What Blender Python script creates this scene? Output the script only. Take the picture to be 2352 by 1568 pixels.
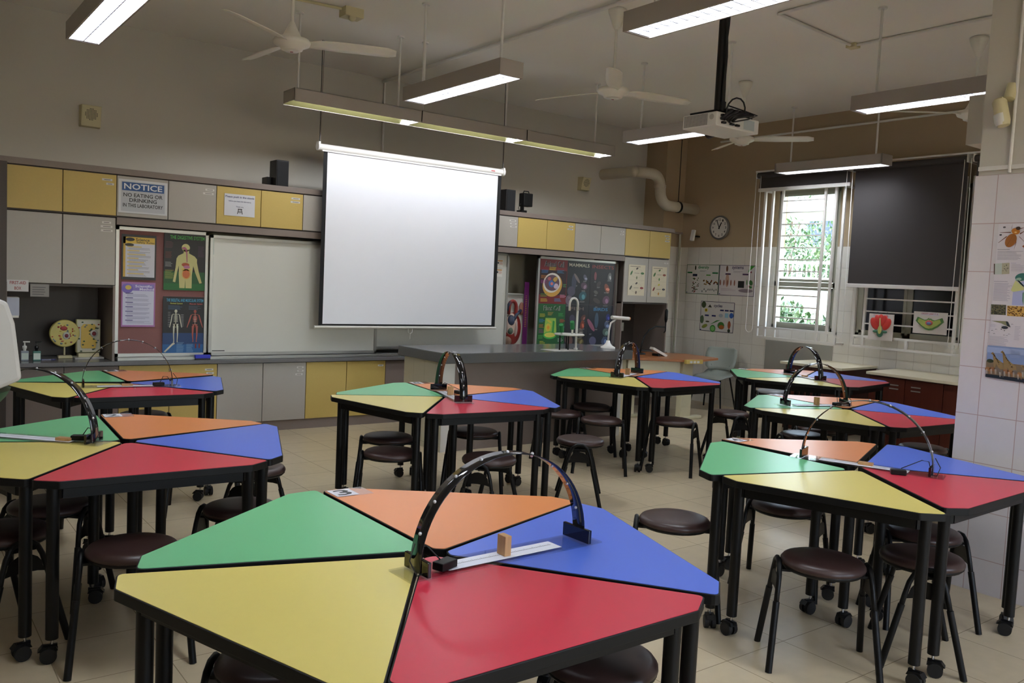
import bpy, math, random
from mathutils import Vector, Matrix
random.seed(7)
R = math.radians
for o in list(bpy.data.objects): bpy.data.objects.remove(o)
SC = bpy.context.scene
COL = SC.collection

# ------------------------------------------------------------ camera, world, sun, exposure
cam_d = bpy.data.cameras.new('camera'); cam = bpy.data.objects.new('camera', cam_d); COL.objects.link(cam)
cam_d.sensor_width = 36; cam_d.lens = 1957.37/2352*36; cam_d.clip_start = 0.02; cam_d.clip_end = 300
cR = Vector((0.79870526, -0.59988682, 0.04696507)); cU = Vector((0.00476243, 0.08435081, 0.99642474)); cF = Vector((0.60170361, 0.79562601, -0.07022835))
M = Matrix(((cR.x, cU.x, -cF.x, 0), (cR.y, cU.y, -cF.y, 0), (cR.z, cU.z, -cF.z, 1.6), (0, 0, 0, 1)))
cam.matrix_world = M
SC.camera = cam
world = bpy.data.worlds.new('world'); SC.world = world; world.use_nodes = True
wn = world.node_tree.nodes; wl = world.node_tree.links
bg = wn['Background']; sky = wn.new('ShaderNodeTexSky'); sky.sky_type = 'NISHITA'; sky.sun_disc = False; sky.sun_elevation = R(50); sky.sun_rotation = R(200)
mixw = wn.new('ShaderNodeMixRGB'); mixw.inputs[0].default_value = .7; mixw.inputs[2].default_value = (1, 1, 1, 1)
wl.new(sky.outputs[0], mixw.inputs[1]); wl.new(mixw.outputs[0], bg.inputs[0]); bg.inputs[1].default_value = 4.6
sun_d = bpy.data.lights.new('sun', 'SUN'); sun_d.energy = 8.0; sun_d.angle = R(2); sun = bpy.data.objects.new('sun', sun_d); COL.objects.link(sun)
sun.rotation_euler = Vector((.55, .1, -.83)).to_track_quat('-Z', 'Y').to_euler(); sun.location = (20, 0, 12)
SC.view_settings.view_transform = 'Standard'; SC.view_settings.look = 'None'; SC.view_settings.gamma = 1; SC.view_settings.use_curve_mapping = False
SC.view_settings.exposure = 0.36
LAMP = 35.0      # luminaire emission strength
BLAMP = 48.0     # board light emission strength

# ------------------------------------------------------------ materials
def lin(c):
    c = c/255.0
    return c/12.92 if c <= .04045 else ((c+.055)/1.055)**2.4
MATS = {}
def mat(name, rgb, rough=.5, metal=0, spec=.5, noise=.04, scale=8, coat=0, bump=0):
    if name in MATS: return MATS[name]
    m = bpy.data.materials.new(name); m.use_nodes = True; nt = m.node_tree; b = nt.nodes['Principled BSDF']
    col = (lin(rgb[0]), lin(rgb[1]), lin(rgb[2]), 1)
    b.inputs['Roughness'].default_value = rough; b.inputs['Metallic'].default_value = metal
    b.inputs['Specular IOR Level'].default_value = spec; b.inputs['Coat Weight'].default_value = coat
    tc = nt.nodes.new('ShaderNodeTexCoord'); nz = nt.nodes.new('ShaderNodeTexNoise'); nz.inputs['Scale'].default_value = scale; nz.inputs['Detail'].default_value = 3
    nt.links.new(tc.outputs['Object'], nz.inputs['Vector'])
    mx = nt.nodes.new('ShaderNodeMixRGB'); mx.inputs[1].default_value = tuple(max(0, v*(1-noise)) for v in col[:3])+(1,); mx.inputs[2].default_value = tuple(min(1, v*(1+noise)) for v in col[:3])+(1,)
    nt.links.new(nz.outputs['Fac'], mx.inputs[0]); nt.links.new(mx.outputs[0], b.inputs['Base Color'])
    if bump:
        bp = nt.nodes.new('ShaderNodeBump'); bp.inputs['Strength'].default_value = bump; bp.inputs['Distance'].default_value = .002
        n2 = nt.nodes.new('ShaderNodeTexNoise'); n2.inputs['Scale'].default_value = 300; nt.links.new(tc.outputs['Object'], n2.inputs['Vector'])
        nt.links.new(n2.outputs['Fac'], bp.inputs['Height']); nt.links.new(bp.outputs[0], b.inputs['Normal'])
    MATS[name] = m; return m
def fm(rgb, rough=.45):      # flat print colour
    return mat('print_%d_%d_%d' % tuple(rgb), rgb, rough, noise=.02)
def emis(name, rgb, s):
    if name in MATS: return MATS[name]
    m = bpy.data.materials.new(name); m.use_nodes = True; nt = m.node_tree; nt.nodes.clear()
    e = nt.nodes.new('ShaderNodeEmission'); o = nt.nodes.new('ShaderNodeOutputMaterial'); e.inputs[0].default_value = (rgb[0], rgb[1], rgb[2], 1); e.inputs[1].default_value = s
    nt.links.new(e.outputs[0], o.inputs[0]); MATS[name] = m; return m
def glassy(name, tint, gloss=.12, rough=.02):
    if name in MATS: return MATS[name]
    m = bpy.data.materials.new(name); m.use_nodes = True; nt = m.node_tree; nt.nodes.clear()
    t = nt.nodes.new('ShaderNodeBsdfTransparent'); g = nt.nodes.new('ShaderNodeBsdfGlossy'); mx = nt.nodes.new('ShaderNodeMixShader'); fr = nt.nodes.new('ShaderNodeLayerWeight')
    pw = nt.nodes.new('ShaderNodeMath'); pw.operation = 'POWER'; pw.inputs[1].default_value = 4; nt.links.new(fr.outputs['Facing'], pw.inputs[0])
    ad = nt.nodes.new('ShaderNodeMath'); ad.operation = 'MULTIPLY_ADD'; ad.inputs[1].default_value = .6; ad.inputs[2].default_value = gloss; ad.use_clamp = True
    t.inputs[0].default_value = tint+(1,); g.inputs['Roughness'].default_value = rough
    o = nt.nodes.new('ShaderNodeOutputMaterial'); nt.links.new(pw.outputs[0], ad.inputs[0]); nt.links.new(ad.outputs[0], mx.inputs[0]); nt.links.new(t.outputs[0], mx.inputs[1]); nt.links.new(g.outputs[0], mx.inputs[2]); nt.links.new(mx.outputs[0], o.inputs[0])
    MATS[name] = m; return m
def tilemat(name, rgb, grout, axes, size, off, rough=.15, gw=.004, noise=.03, var=.03):
    """tiles from object coordinates: axes = the two world axes used, size = tile w,h, off = phase"""
    if name in MATS: return MATS[name]
    m = bpy.data.materials.new(name); m.use_nodes = True; nt = m.node_tree; b = nt.nodes['Principled BSDF']; N = nt.nodes.new; L = nt.links.new
    tc = N('ShaderNodeTexCoord'); sp = N('ShaderNodeSeparateXYZ'); L(tc.outputs['Object'], sp.inputs[0])
    masks = []; cells = []
    for k in (0, 1):
        a = N('ShaderNodeMath'); a.operation = 'SUBTRACT'; L(sp.outputs[axes[k]], a.inputs[0]); a.inputs[1].default_value = off[k]
        d = N('ShaderNodeMath'); d.operation = 'DIVIDE'; L(a.outputs[0], d.inputs[0]); d.inputs[1].default_value = size[k]
        f = N('ShaderNodeMath'); f.operation = 'FRACT'; L(d.outputs[0], f.inputs[0])
        fl = N('ShaderNodeMath'); fl.operation = 'FLOOR'; L(d.outputs[0], fl.inputs[0]); cells.append(fl)
        s = N('ShaderNodeMath'); s.operation = 'SUBTRACT'; L(f.outputs[0], s.inputs[0]); s.inputs[1].default_value = .5
        ab = N('ShaderNodeMath'); ab.operation = 'ABSOLUTE'; L(s.outputs[0], ab.inputs[0])
        g = N('ShaderNodeMath'); g.operation = 'GREATER_THAN'; L(ab.outputs[0], g.inputs[0]); g.inputs[1].default_value = .5-gw/size[k]/2; masks.append(g)
    mx = N('ShaderNodeMath'); mx.operation = 'MAXIMUM'; L(masks[0].outputs[0], mx.inputs[0]); L(masks[1].outputs[0], mx.inputs[1])
    cb = N('ShaderNodeCombineXYZ'); L(cells[0].outputs[0], cb.inputs[0]); L(cells[1].outputs[0], cb.inputs[1])
    wh = N('ShaderNodeTexWhiteNoise'); wh.noise_dimensions = '2D'; L(cb.outputs[0], wh.inputs['Vector'])
    nz = N('ShaderNodeTexNoise'); nz.inputs['Scale'].default_value = 14; nz.inputs['Detail'].default_value = 6; L(tc.outputs['Object'], nz.inputs['Vector'])
    su = N('ShaderNodeMath'); su.operation = 'MULTIPLY_ADD'; L(wh.outputs['Value'], su.inputs[0]); su.inputs[1].default_value = var*2; su.inputs[2].default_value = 1-var-noise
    s2 = N('ShaderNodeMath'); s2.operation = 'MULTIPLY_ADD'; L(nz.outputs['Fac'], s2.inputs[0]); s2.inputs[1].default_value = noise*2; L(su.outputs[0], s2.inputs[2])
    c = N('ShaderNodeVectorMath'); c.operation = 'SCALE'; c.inputs[0].default_value = (lin(rgb[0]), lin(rgb[1]), lin(rgb[2])); L(s2.outputs[0], c.inputs['Scale'])
    mc = N('ShaderNodeMixRGB'); L(mx.outputs[0], mc.inputs[0]); L(c.outputs[0], mc.inputs[1]); mc.inputs[2].default_value = (lin(grout[0]), lin(grout[1]), lin(grout[2]), 1)
    L(mc.outputs[0], b.inputs['Base Color'])
    rr = N('ShaderNodeMath'); rr.operation = 'MULTIPLY_ADD'; L(mx.outputs[0], rr.inputs[0]); rr.inputs[1].default_value = .5; rr.inputs[2].default_value = rough; L(rr.outputs[0], b.inputs['Roughness'])
    bp = N('ShaderNodeBump'); bp.invert = True; bp.inputs['Strength'].default_value = .3; bp.inputs['Distance'].default_value = .002; L(mx.outputs[0], bp.inputs['Height']); L(bp.outputs[0], b.inputs['Normal'])
    MATS[name] = m; return m
def woodmat(name, c1, c2, rough=.35, axis=0, scale=3):
    if name in MATS: return MATS[name]
    m = bpy.data.materials.new(name); m.use_nodes = True; nt = m.node_tree; b = nt.nodes['Principled BSDF']; N = nt.nodes.new; L = nt.links.new
    tc = N('ShaderNodeTexCoord'); mp = N('ShaderNodeMapping'); sc = [scale*8]*3; sc[axis] = scale*.6; mp.inputs['Scale'].default_value = sc
    nz = N('ShaderNodeTexNoise'); nz.inputs['Scale'].default_value = 1; nz.inputs['Detail'].default_value = 5; nz.inputs['Distortion'].default_value = .6
    L(tc.outputs['Object'], mp.inputs[0]); L(mp.outputs[0], nz.inputs['Vector'])
    mx = N('ShaderNodeMixRGB'); mx.inputs[1].default_value = (lin(c1[0]), lin(c1[1]), lin(c1[2]), 1); mx.inputs[2].default_value = (lin(c2[0]), lin(c2[1]), lin(c2[2]), 1)
    L(nz.outputs['Fac'], mx.inputs[0]); L(mx.outputs[0], b.inputs['Base Color']); b.inputs['Roughness'].default_value = rough
    MATS[name] = m; return m
WHITEP = mat('white_wall_paint', (202, 197, 186), .75, noise=.03, scale=1.5)
CEILP = mat('ceiling_paint', (240, 236, 228), .8, noise=.03, scale=1.2)
BROWNP = mat('brown_wall_paint', (176, 156, 126), .7, noise=.04, scale=2)
BLACK = mat('black_powder_coat', (9, 9, 10), .42, noise=.1, spec=.3)
BLACKG = mat('black_gloss', (14, 14, 18), .12, noise=.1)
RUBBER = mat('black_rubber', (16, 16, 17), .6)
VINYL = mat('brown_vinyl', (60, 41, 38), .38, noise=.08, scale=20)
GREYV = mat('grey_vinyl', (150, 152, 156), .3, noise=.06)
GREYLAM = mat('grey_laminate', (176, 171, 163), .5, noise=.03, scale=60)
YELLAM = mat('yellow_laminate', (200, 174, 98), .5, noise=.04, scale=60)
BROWNLAM = mat('taupe_laminate', (132, 119, 112), .5, noise=.05, scale=60)
DARKLAM = mat('dark_taupe_laminate', (70, 62, 58), .55, noise=.05, scale=40)
TOPG = mat('grey_worktop', (112, 111, 112), .22, noise=.12, scale=90)
STONE = mat('dark_grey_bench_stone', (92, 93, 94), .2, noise=.15, scale=120)
ALU = mat('aluminium', (176, 176, 172), .38, metal=.7, noise=.03)
ALUP = mat('champagne_aluminium', (170, 168, 152), .4, metal=.35, noise=.03)
CHROME = mat('chrome', (200, 200, 205), .15, metal=1)
WHITEPL = mat('white_plastic', (222, 220, 214), .4, noise=.02)
CREAMPL = mat('aged_cream_plastic', (208, 198, 158), .5, noise=.05, scale=12)
WHITEM = mat('white_painted_metal', (224, 221, 216), .4, noise=.02)
HOUS = mat('luminaire_grey_metal', (168, 160, 152), .5, noise=.03)
GREENPL = mat('green_plastic', (20, 120, 62), .35)
BLINDF = mat('charcoal_blind_fabric', (74, 71, 71), .95, noise=.06, scale=200, spec=.08)
BOARDW = mat('whiteboard_enamel', (212, 212, 205), .22, noise=.02, scale=2)
SCREENW = mat('screen_fabric', (236, 238, 246), .9, noise=.01)
PINK = mat('mauve_pinboard_felt', (142, 100, 98), .95, noise=.08, scale=150)
PIPEM = mat('white_pvc', (196, 186, 166), .5, noise=.05)
CREAMM = mat('cream_painted_steel', (214, 208, 178), .4, noise=.03)
MAROON = woodmat('maroon_wood_veneer', (92, 40, 26), (70, 26, 18), .35, axis=2)
BEECH = woodmat('desk_wood_veneer', (176, 112, 66), (150, 92, 52), .3, axis=0)
OAKB = woodmat('light_wood_block', (205, 160, 108), (176, 128, 80), .5, axis=2, scale=10)
CREAMTOP = mat('cream_laminate_top', (226, 216, 188), .35, noise=.03)
ACRYL = glassy('clear_acrylic', (.96, .965, .97), .05)
GLASS = glassy('window_glass', (.95, .97, .96), .06)
DARKGLASS = mat('dark_tinted_glass', (14, 15, 24), .12, noise=.2)
CABLE = mat('black_cable', (10, 10, 11), .5)
WALLT = tilemat('window_wall_tiles', (230, 226, 218), (188, 181, 170), (1, 2), (.205, .2645), (8.083, 2.2195), .16)
WALLTX = tilemat('front_wall_tiles', (230, 226, 218), (188, 181, 170), (0, 2), (.205, .2645), (.06, 2.2195), .16)
COLT = tilemat('column_tiles', (214, 207, 208), (176, 150, 146), (1, 2), (.2, .2643), (2.18, 2.304), .2)
COLTX = tilemat('column_end_tiles', (214, 207, 208), (176, 150, 146), (0, 2), (.2, .2643), (4.924, 2.304), .2)
ISLT = tilemat('bench_end_tiles', (196, 192, 172), (150, 144, 126), (1, 2), (.2, .4), (6.48, .05), .25, gw=.003)
FLOORT = tilemat('floor_tiles', (194, 178, 148), (140, 126, 100), (0, 1), (.4, .4), (.17, .27), .32, gw=.004, noise=.1, var=.03)

# ------------------------------------------------------------ mesh collector
class MB:
    def __init__(s): s.v = []; s.f = []; s.mi = []; s.mats = []; s.sm = []
    def m(s, mt):
        if mt not in s.mats: s.mats.append(mt)
        return s.mats.index(mt)
    def add(s, vs, fs, mt, smooth=False, T=None):
        b = len(s.v); k = s.m(mt)
        s.v += [tuple(T @ Vector(v)) if T else tuple(v) for v in vs]
        for f in fs: s.f.append([b+i for i in f]); s.mi.append(k); s.sm.append(smooth)
        return s
    def box(s, x0, x1, y0, y1, z0, z1, mt, T=None):
        vs = [(x, y, z) for z in (z0, z1) for y in (y0, y1) for x in (x0, x1)]
        return s.add(vs, [(0, 2, 3, 1), (4, 5, 7, 6), (0, 1, 5, 4), (2, 6, 7, 3), (0, 4, 6, 2), (1, 3, 7, 5)], mt, T=T)
    def prism(s, pts, z0, z1, mt, T=None, smooth=False):
        n = len(pts); vs = [(p[0], p[1], z0) for p in pts]+[(p[0], p[1], z1) for p in pts]
        return s.add(vs, [tuple(range(n-1, -1, -1)), tuple(range(n, 2*n))]+[(i, (i+1) % n, n+(i+1) % n, n+i) for i in range(n)], mt, T=T, smooth=smooth)
    def lathe(s, prof, mt, n=24, T=None, smooth=True, cap=True):
        vs = []; fs = []
        for r, z in prof:
            for i in range(n):
                a = 2*math.pi*i/n; vs.append((r*math.cos(a), r*math.sin(a), z))
        for j in range(len(prof)-1):
            for i in range(n):
                k = (i+1) % n; fs.append((j*n+i, j*n+k, (j+1)*n+k, (j+1)*n+i))
        s.add(vs, fs, mt, smooth, T)
        if cap:
            if prof[0][0] > 1e-5: s.add([vs[i] for i in range(n)], [tuple(range(n-1, -1, -1))], mt, False, T)
            if prof[-1][0] > 1e-5: s.add([vs[(len(prof)-1)*n+i] for i in range(n)], [tuple(range(n))], mt, False, T)
        return s
    def cyl(s, p, q, r, mt, n=14, r2=None, smooth=True):
        p = Vector(p); q = Vector(q); d = q-p; T = Matrix.Translation(p) @ d.to_track_quat('Z', 'Y').to_matrix().to_4x4()
        return s.lathe([(r, 0), (r if r2 is None else r2, d.length)], mt, n, T, smooth)
    def tube(s, pts, r, mt, n=8, closed=False, flat=None):
        pts = [Vector(p) for p in pts]; N = len(pts); vs = []; up = Vector((0, 0, 1))
        prev = None
        for i, p in enumerate(pts):
            a = pts[i-1] if (i > 0 or closed) else p; b = pts[(i+1) % N] if (i < N-1 or closed) else p
            t = (b-a).normalized()
            if prev is None:
                x = t.cross(up)
                if x.length < .1: x = t.cross(Vector((1, 0, 0)))
                x.normalize()
            else:
                x = prev-t*prev.dot(t); x.normalize()
            prev = x; y = t.cross(x)
            for k in range(n):
                an = 2*math.pi*k/n; vs.append(p+x*math.cos(an)*r+y*math.sin(an)*r)
        fs = []
        for i in range(N if closed else N-1):
            j = (i+1) % N
            for k in range(n): fs.append((i*n+k, i*n+(k+1) % n, j*n+(k+1) % n, j*n+k))
        if not closed: fs += [tuple(range(n-1, -1, -1)), tuple((N-1)*n+k for k in range(n))]
        return s.add(vs, fs, mt, True)
    def ball(s, c, r, mt, n=12, sc=(1, 1, 1)):
        pr = [(math.sin(math.pi*i/n)*r, -math.cos(math.pi*i/n)*r) for i in range(n+1)]
        return s.lathe(pr, mt, n*2, Matrix.Translation(c) @ Matrix.Diagonal((sc[0], sc[1], sc[2], 1)), cap=False)
    def build(s, name, parent=None, bevel=0, loc=None):
        me = bpy.data.meshes.new(name); me.from_pydata(s.v, [], s.f)
        for mt in s.mats: me.materials.append(mt)
        me.polygons.foreach_set('material_index', s.mi); me.polygons.foreach_set('use_smooth', s.sm); me.update()
        o = bpy.data.objects.new(name, me); COL.objects.link(o)
        if parent: o.parent = parent
        if loc: o.location = loc
        if bevel:
            b = o.modifiers.new('bevel', 'BEVEL'); b.width = bevel; b.segments = 2; b.limit_method = 'ANGLE'; b.angle_limit = R(50)
        return o
def thing(name, label, cat, loc=(0, 0, 0), rz=0, group=None):
    o = bpy.data.objects.new(name, None); COL.objects.link(o); o.empty_display_size = .1
    o.location = loc; o.rotation_euler = (0, 0, rz); o['label'] = label; o['category'] = cat
    if group: o['group'] = group
    return o
def tag(o, label, cat, group=None, kind=None):
    o['label'] = label; o['category'] = cat
    if group: o['group'] = group
    if kind: o['kind'] = kind
    return o
def struct(mb, name, label, cat='room', bevel=0):
    o = mb.build(name, bevel=bevel); o['kind'] = 'structure'; o['label'] = label; o['category'] = cat; return o
def bx(name, x0, x1, y0, y1, z0, z1, mt, parent=None, bevel=0): return MB().box(x0, x1, y0, y1, z0, z1, mt).build(name, parent, bevel)
def dup(o, parent=None, label=None, **kw):
    c = o.copy(); COL.objects.link(c)
    if parent: c.parent = parent
    for ch in o.children: dup(ch, c)
    for k, v in kw.items(): setattr(c, k, v)
    if label: c['label'] = label
    return c
def roundpoly(pts, r, seg=4):
    out = []; n = len(pts)
    for i in range(n):
        p = Vector(pts[i]); a = Vector(pts[i-1]); b = Vector(pts[(i+1) % n])
        u = (a-p).normalized(); v = (b-p).normalized(); ang = u.angle(v); d = min(r/math.tan(ang/2), (a-p).length*.45, (b-p).length*.45)
        s, e = p+u*d, p+v*d
        for k in range(seg+1):
            t = k/seg; out.append(tuple((s*(1-t)**2+p*2*t*(1-t)+e*t*t)))
    return out
# ------------------------------------------------------------ printed matter on a plane
TXT = {}
def textmesh(s):
    if s not in TXT:
        c = bpy.data.curves.new('t', 'FONT'); c.body = s; c.size = 1; c.offset = .018; c.resolution_u = 2
        o = bpy.data.objects.new('t', c); me = bpy.data.meshes.new_from_object(o)
        vs = [tuple(v.co) for v in me.vertices]; fs = [tuple(p.vertices) for p in me.polygons]
        bpy.data.objects.remove(o); bpy.data.curves.remove(c); bpy.data.meshes.remove(me)
        xs = [v[0] for v in vs]; ys = [v[1] for v in vs]
        x0, x1, y0, y1 = min(xs), max(xs), min(ys), max(ys)
        vs = [((v[0]-x0)/(x1-x0), (v[1]-y0)/(y1-y0)) for v in vs]; TXT[s] = (vs, fs, (x1-x0)/(y1-y0))
    return TXT[s]
class Flat:
    """flat print: origin O, axes u (right) and v (up), normal n towards the viewer"""
    def __init__(s, O, u, v, w, h, paper, thick=.002):
        s.O = Vector(O); s.u = Vector(u).normalized(); s.v = Vector(v).normalized(); s.n = s.u.cross(s.v); s.w = w; s.h = h; s.k = 0; s.mb = MB()
        T = Matrix((tuple(s.u)+(0,), tuple(s.v)+(0,), tuple(s.n)+(0,), (0, 0, 0, 1))).transposed(); T.translation = s.O; s.T = T
        s.mb.box(0, w, 0, h, 0, thick, paper, T); s.z = thick
    def poly(s, pts, c, lay=1, frac=True):
        z = s.z+.0005*lay; q = [((p[0]*s.w, p[1]*s.h, z) if frac else (p[0], p[1], z)) for p in pts]
        s.mb.add(q, [tuple(range(len(q)))], fm(c) if isinstance(c, tuple) else c, T=s.T); return s
    def rect(s, a, b, c, d, col, lay=1): return s.poly([(a, b), (c, b), (c, d), (a, d)], col, lay)
    def ell(s, cx, cy, rx, ry, col, lay=1, n=20, rot=0):
        cr, sr = math.cos(rot), math.sin(rot)
        return s.poly([((cx*s.w+(math.cos(t)*rx*cr*s.w-math.sin(t)*ry*sr*s.h)), (cy*s.h+(math.cos(t)*rx*sr*s.w+math.sin(t)*ry*cr*s.h))) for t in [2*math.pi*i/n for i in range(n)]], col, lay, False)
    def text(s, t, a, b, c, d, col, lay=2, fit=False):
        vs, fs, asp = textmesh(t); z = s.z+.0005*lay
        W = (c-a)*s.w; H = (d-b)*s.h
        s.mb.add([(a*s.w+x*W, b*s.h+y*H, z) for x, y in vs], fs, fm(col), T=s.T); return s
    def lines(s, a, b, c, d, n, col, lay=2, seed=1):
        r = random.Random(seed); st = (d-b)/n
        for i in range(n):
            y = b+st*i; e = a+(c-a)*(r.uniform(.7, 1))
            s.rect(a, y+st*.3, e, y+st*.62, col, lay)
        return s
    def build(s, name, label, cat, group=None, parent=None):
        o = s.mb.build(name, parent)
        if label: tag(o, label, cat, group)
        return o
FX = dict(u=(1, 0, 0), v=(0, 0, 1))        # on the front wall, seen from the room
WX = dict(u=(0, -1, 0), v=(0, 0, 1))       # on the window wall, seen from the room

# ============================================================ ROOM SHELL
XR, YF, ZC = 9.58, 9.03, 3.876
struct(MB().box(-3.2, 11.5, -3.2, 9.3, -.15, 0, FLOORT), 'floor', 'beige square tiled classroom floor', 'floor')
struct(MB().box(-3.2, 11.5, -3.2, 9.3, ZC, ZC+.15, CEILP), 'ceiling', 'flat off-white painted ceiling', 'ceiling')
struct(MB().box(-3.2, 9.162, YF, YF+.15, 0, ZC, WHITEP), 'wall_front', 'off-white front wall above the cupboards', 'wall')
struct(MB().box(9.162, XR, 8.63, YF+.15, 2.2195, ZC, BROWNP).box(9.162, XR, 8.63, YF+.15, 0, 2.2195, WALLTX), 'wall_corner', 'brown boxed corner column, tiled below', 'wall')
struct(MB().box(-3.35, -3.2, -3.2, 9.3, 0, ZC, WHITEP), 'wall_left', 'off-white left wall', 'wall')
wb_ = MB().box(-3.2, 11.5, -3.35, -3.2, 0, 1.0, WHITEP).box(-3.2, 11.5, -3.35, -3.2, 3.0, ZC, WHITEP)
ADDED_WIN = [(1.1, 2.3), (4.3, 5.5)]; e_ = [-3.2]+[v_ for p_ in ADDED_WIN for v_ in p_]+[11.5]  # unseen window openings, added to let more daylight into the room
for i in range(0, len(e_), 2): wb_.box(e_[i], e_[i+1], -3.35, -3.2, 1.0, 3.0, WHITEP)
struct(wb_, 'wall_back', 'off-white wall behind the camera, with windows added for daylight', 'wall')
for i, (a_, b_) in enumerate(ADDED_WIN):
    wf = MB().box(a_, a_+.05, -3.3, -3.24, 1, 3, ALUP).box(b_-.05, b_, -3.3, -3.24, 1, 3, ALUP).box(a_, b_, -3.3, -3.24, 1, 1.05, ALUP).box(a_, b_, -3.3, -3.24, 2.95, 3, ALUP).box((a_+b_)/2-.03, (a_+b_)/2+.03, -3.3, -3.24, 1, 3, ALUP)
    o_ = wf.build('window_%d' % (i+3)); o_['kind'] = 'structure'  # frames of the added, unseen windows
w = MB()
def wallbit(y0, y1, z0, z1):
    if z0 < 2.2195: w.box(XR, XR+.2, y0, y1, z0, min(z1, 2.2195), WALLT)
    if z1 > 2.2195: w.box(XR, XR+.2, y0, y1, max(z0, 2.2195), z1, BROWNP)
W1 = (6.08, 6.99, 1.157, 2.95); W2 = (4.5, 5.78, 1.135, 2.9)
wallbit(W1[1], 8.63, 0, ZC); wallbit(W1[0], W1[1], 0, W1[2]); wallbit(W1[0], W1[1], W1[3], ZC)
wallbit(W2[1], W1[0], 0, ZC); wallbit(W2[0], W2[1], 0, W2[2]); wallbit(W2[0], W2[1], W2[3], ZC); wallbit(-3.2, W2[0], 0, ZC)
struct(w, 'wall_right', 'window wall, brown paint above white tiles', 'wall')
XC = 4.924
struct(MB().box(XC, XC+.75, .6, 2.29, 2.304, ZC, WHITEP).box(XC-.012, XC, .6, 2.30, 0, 2.304, COLT).box(XC, XC+.75, 2.29, 2.30, 0, 2.304, COLTX).box(XC, XC+.75, .6, 2.29, 0, 2.304, COLT),
       'wall_column', 'pale tiled column at the right, painted above', 'wall')
struct(MB().cyl((4.775, YF, 3.84), (4.757, 1.2, 3.84), .018, WHITEM, 8).cyl((4.792, YF-.015, ZC), (4.792, YF-.015, 2.3), .012, WHITEM, 8), 'trim_1', 'conduit strip along ceiling and down the front wall', 'trim')
# white box behind column, conduits on column
struct(MB().box(5.68, 6.3, 1.2, 2.74, 2.62, 2.93, WHITEP), 'trim_2', 'white boxed duct poking out behind the column', 'trim')

# windows
def window(n, y0, y1, z0, z1, panes, transom, glassm, label):
    f = MB(); X0, X1 = XR+.03, XR+.1; t = .045
    f.box(X0, X1, y0, y0+t, z0, z1, ALUP).box(X0, X1, y1-t, y1, z0, z1, ALUP).box(X0, X1, y0, y1, z0, z0+t, ALUP).box(X0, X1, y0, y1, z1-t, z1, ALUP)
    if transom: f.box(X0, X1, y0, y1, transom-.03, transom+.03, ALUP)
    if not transom: f.box(X0, X1, 5.09, 5.18, z0, z1, ALUP)
    root = thing(n, label, 'window', (0, 0, 0)); root['kind'] = 'structure'
    f.build('window_frame', root)
    for (a, b, c, d) in panes:
        s = MB(); q = .035
        s.box(X0-.012, X0+.03, a, a+q, c, d, ALUP).box(X0-.012, X0+.03, b-q, b, c, d, ALUP).box(X0-.012, X0+.03, a, b, c, c+q, ALUP).box(X0-.012, X0+.03, a, b, d-q, d, ALUP)
        sa = s.build('sash', root)
        bx('pane', X0+.006, X0+.012, a+q, b-q, c+q, d-q, glassm, sa)
    m = MB().box(XR-.004, XR+.03, y0-.0, y1+.0, z0-.012, z0, WHITEPL); m.build('window_sill', root)
    return root
window('window_1', *W1, [(6.13, 6.94, 1.2, 1.70), (6.13, 6.94, 1.77, 2.91)], 1.735, GLASS, 'tall window with garden view and white grille')
window('window_2', *W2, [(4.55, 5.12, 1.18, 2.85), (5.155, 5.73, 1.18, 2.85)], None, DARKGLASS, 'window with dark panes under the lowered blind')
def grille(ys, zt, zb, bars, yb, label, extra=()):
    root = thing('window_grille', label, 'grille')
    X = 9.4; r = .0145
    for y in ys: bx('upright_bar', X-r, X+r, y-r, y+r, zb[0], zt, WHITEM, root)
    for z in bars[0]: bx('cross_bar', X-.008, X+.008, yb[0], yb[1], z-.008, z+.008, WHITEM, root)
    for z in zb: bx('rail', X-.014, X+.014, min(ys)-r, max(ys)+r, z-.013, z+.013, WHITEM, root)
    for y in (min(ys), max(ys)):
        for z in (zb[0], zt-.02): bx('wall_stay', X, XR, y-.012, y+.012, z-.012, z+.012, WHITEM, root)
    for e in extra: bx('upright_bar', X-r, X+r, e-r, e+r, zb[0], zb[1], WHITEM, root)
grille([5.915, 6.03, 6.175, 6.79, 6.94, 7.06], 2.95, (1.024, 1.15), [(2.791, 2.645, 2.493, 2.347, 2.195, 2.043, 1.897, 1.588, 1.442, 1.301)], (6.175, 6.79), 'white grille of bars over the window with the garden view')
grille([4.40, 4.49, 5.548, 5.68], 2.95, (1.026, 1.147), [(1.596, 1.449, 1.303, 1.75, 1.9, 2.05, 2.2, 2.35, 2.5, 2.65, 2.8)], (4.49, 5.548), 'white grille of bars over the dark window', (5.015,))
# panel below window 1
tag(bx('wall_panel', XR-.012, XR, 6.04, 7.035, .45, .985, mat('pale_steel_panel', (176, 174, 166), .25, metal=.2)), 'smooth pale grey panel set below the tall window', 'panel')
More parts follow.
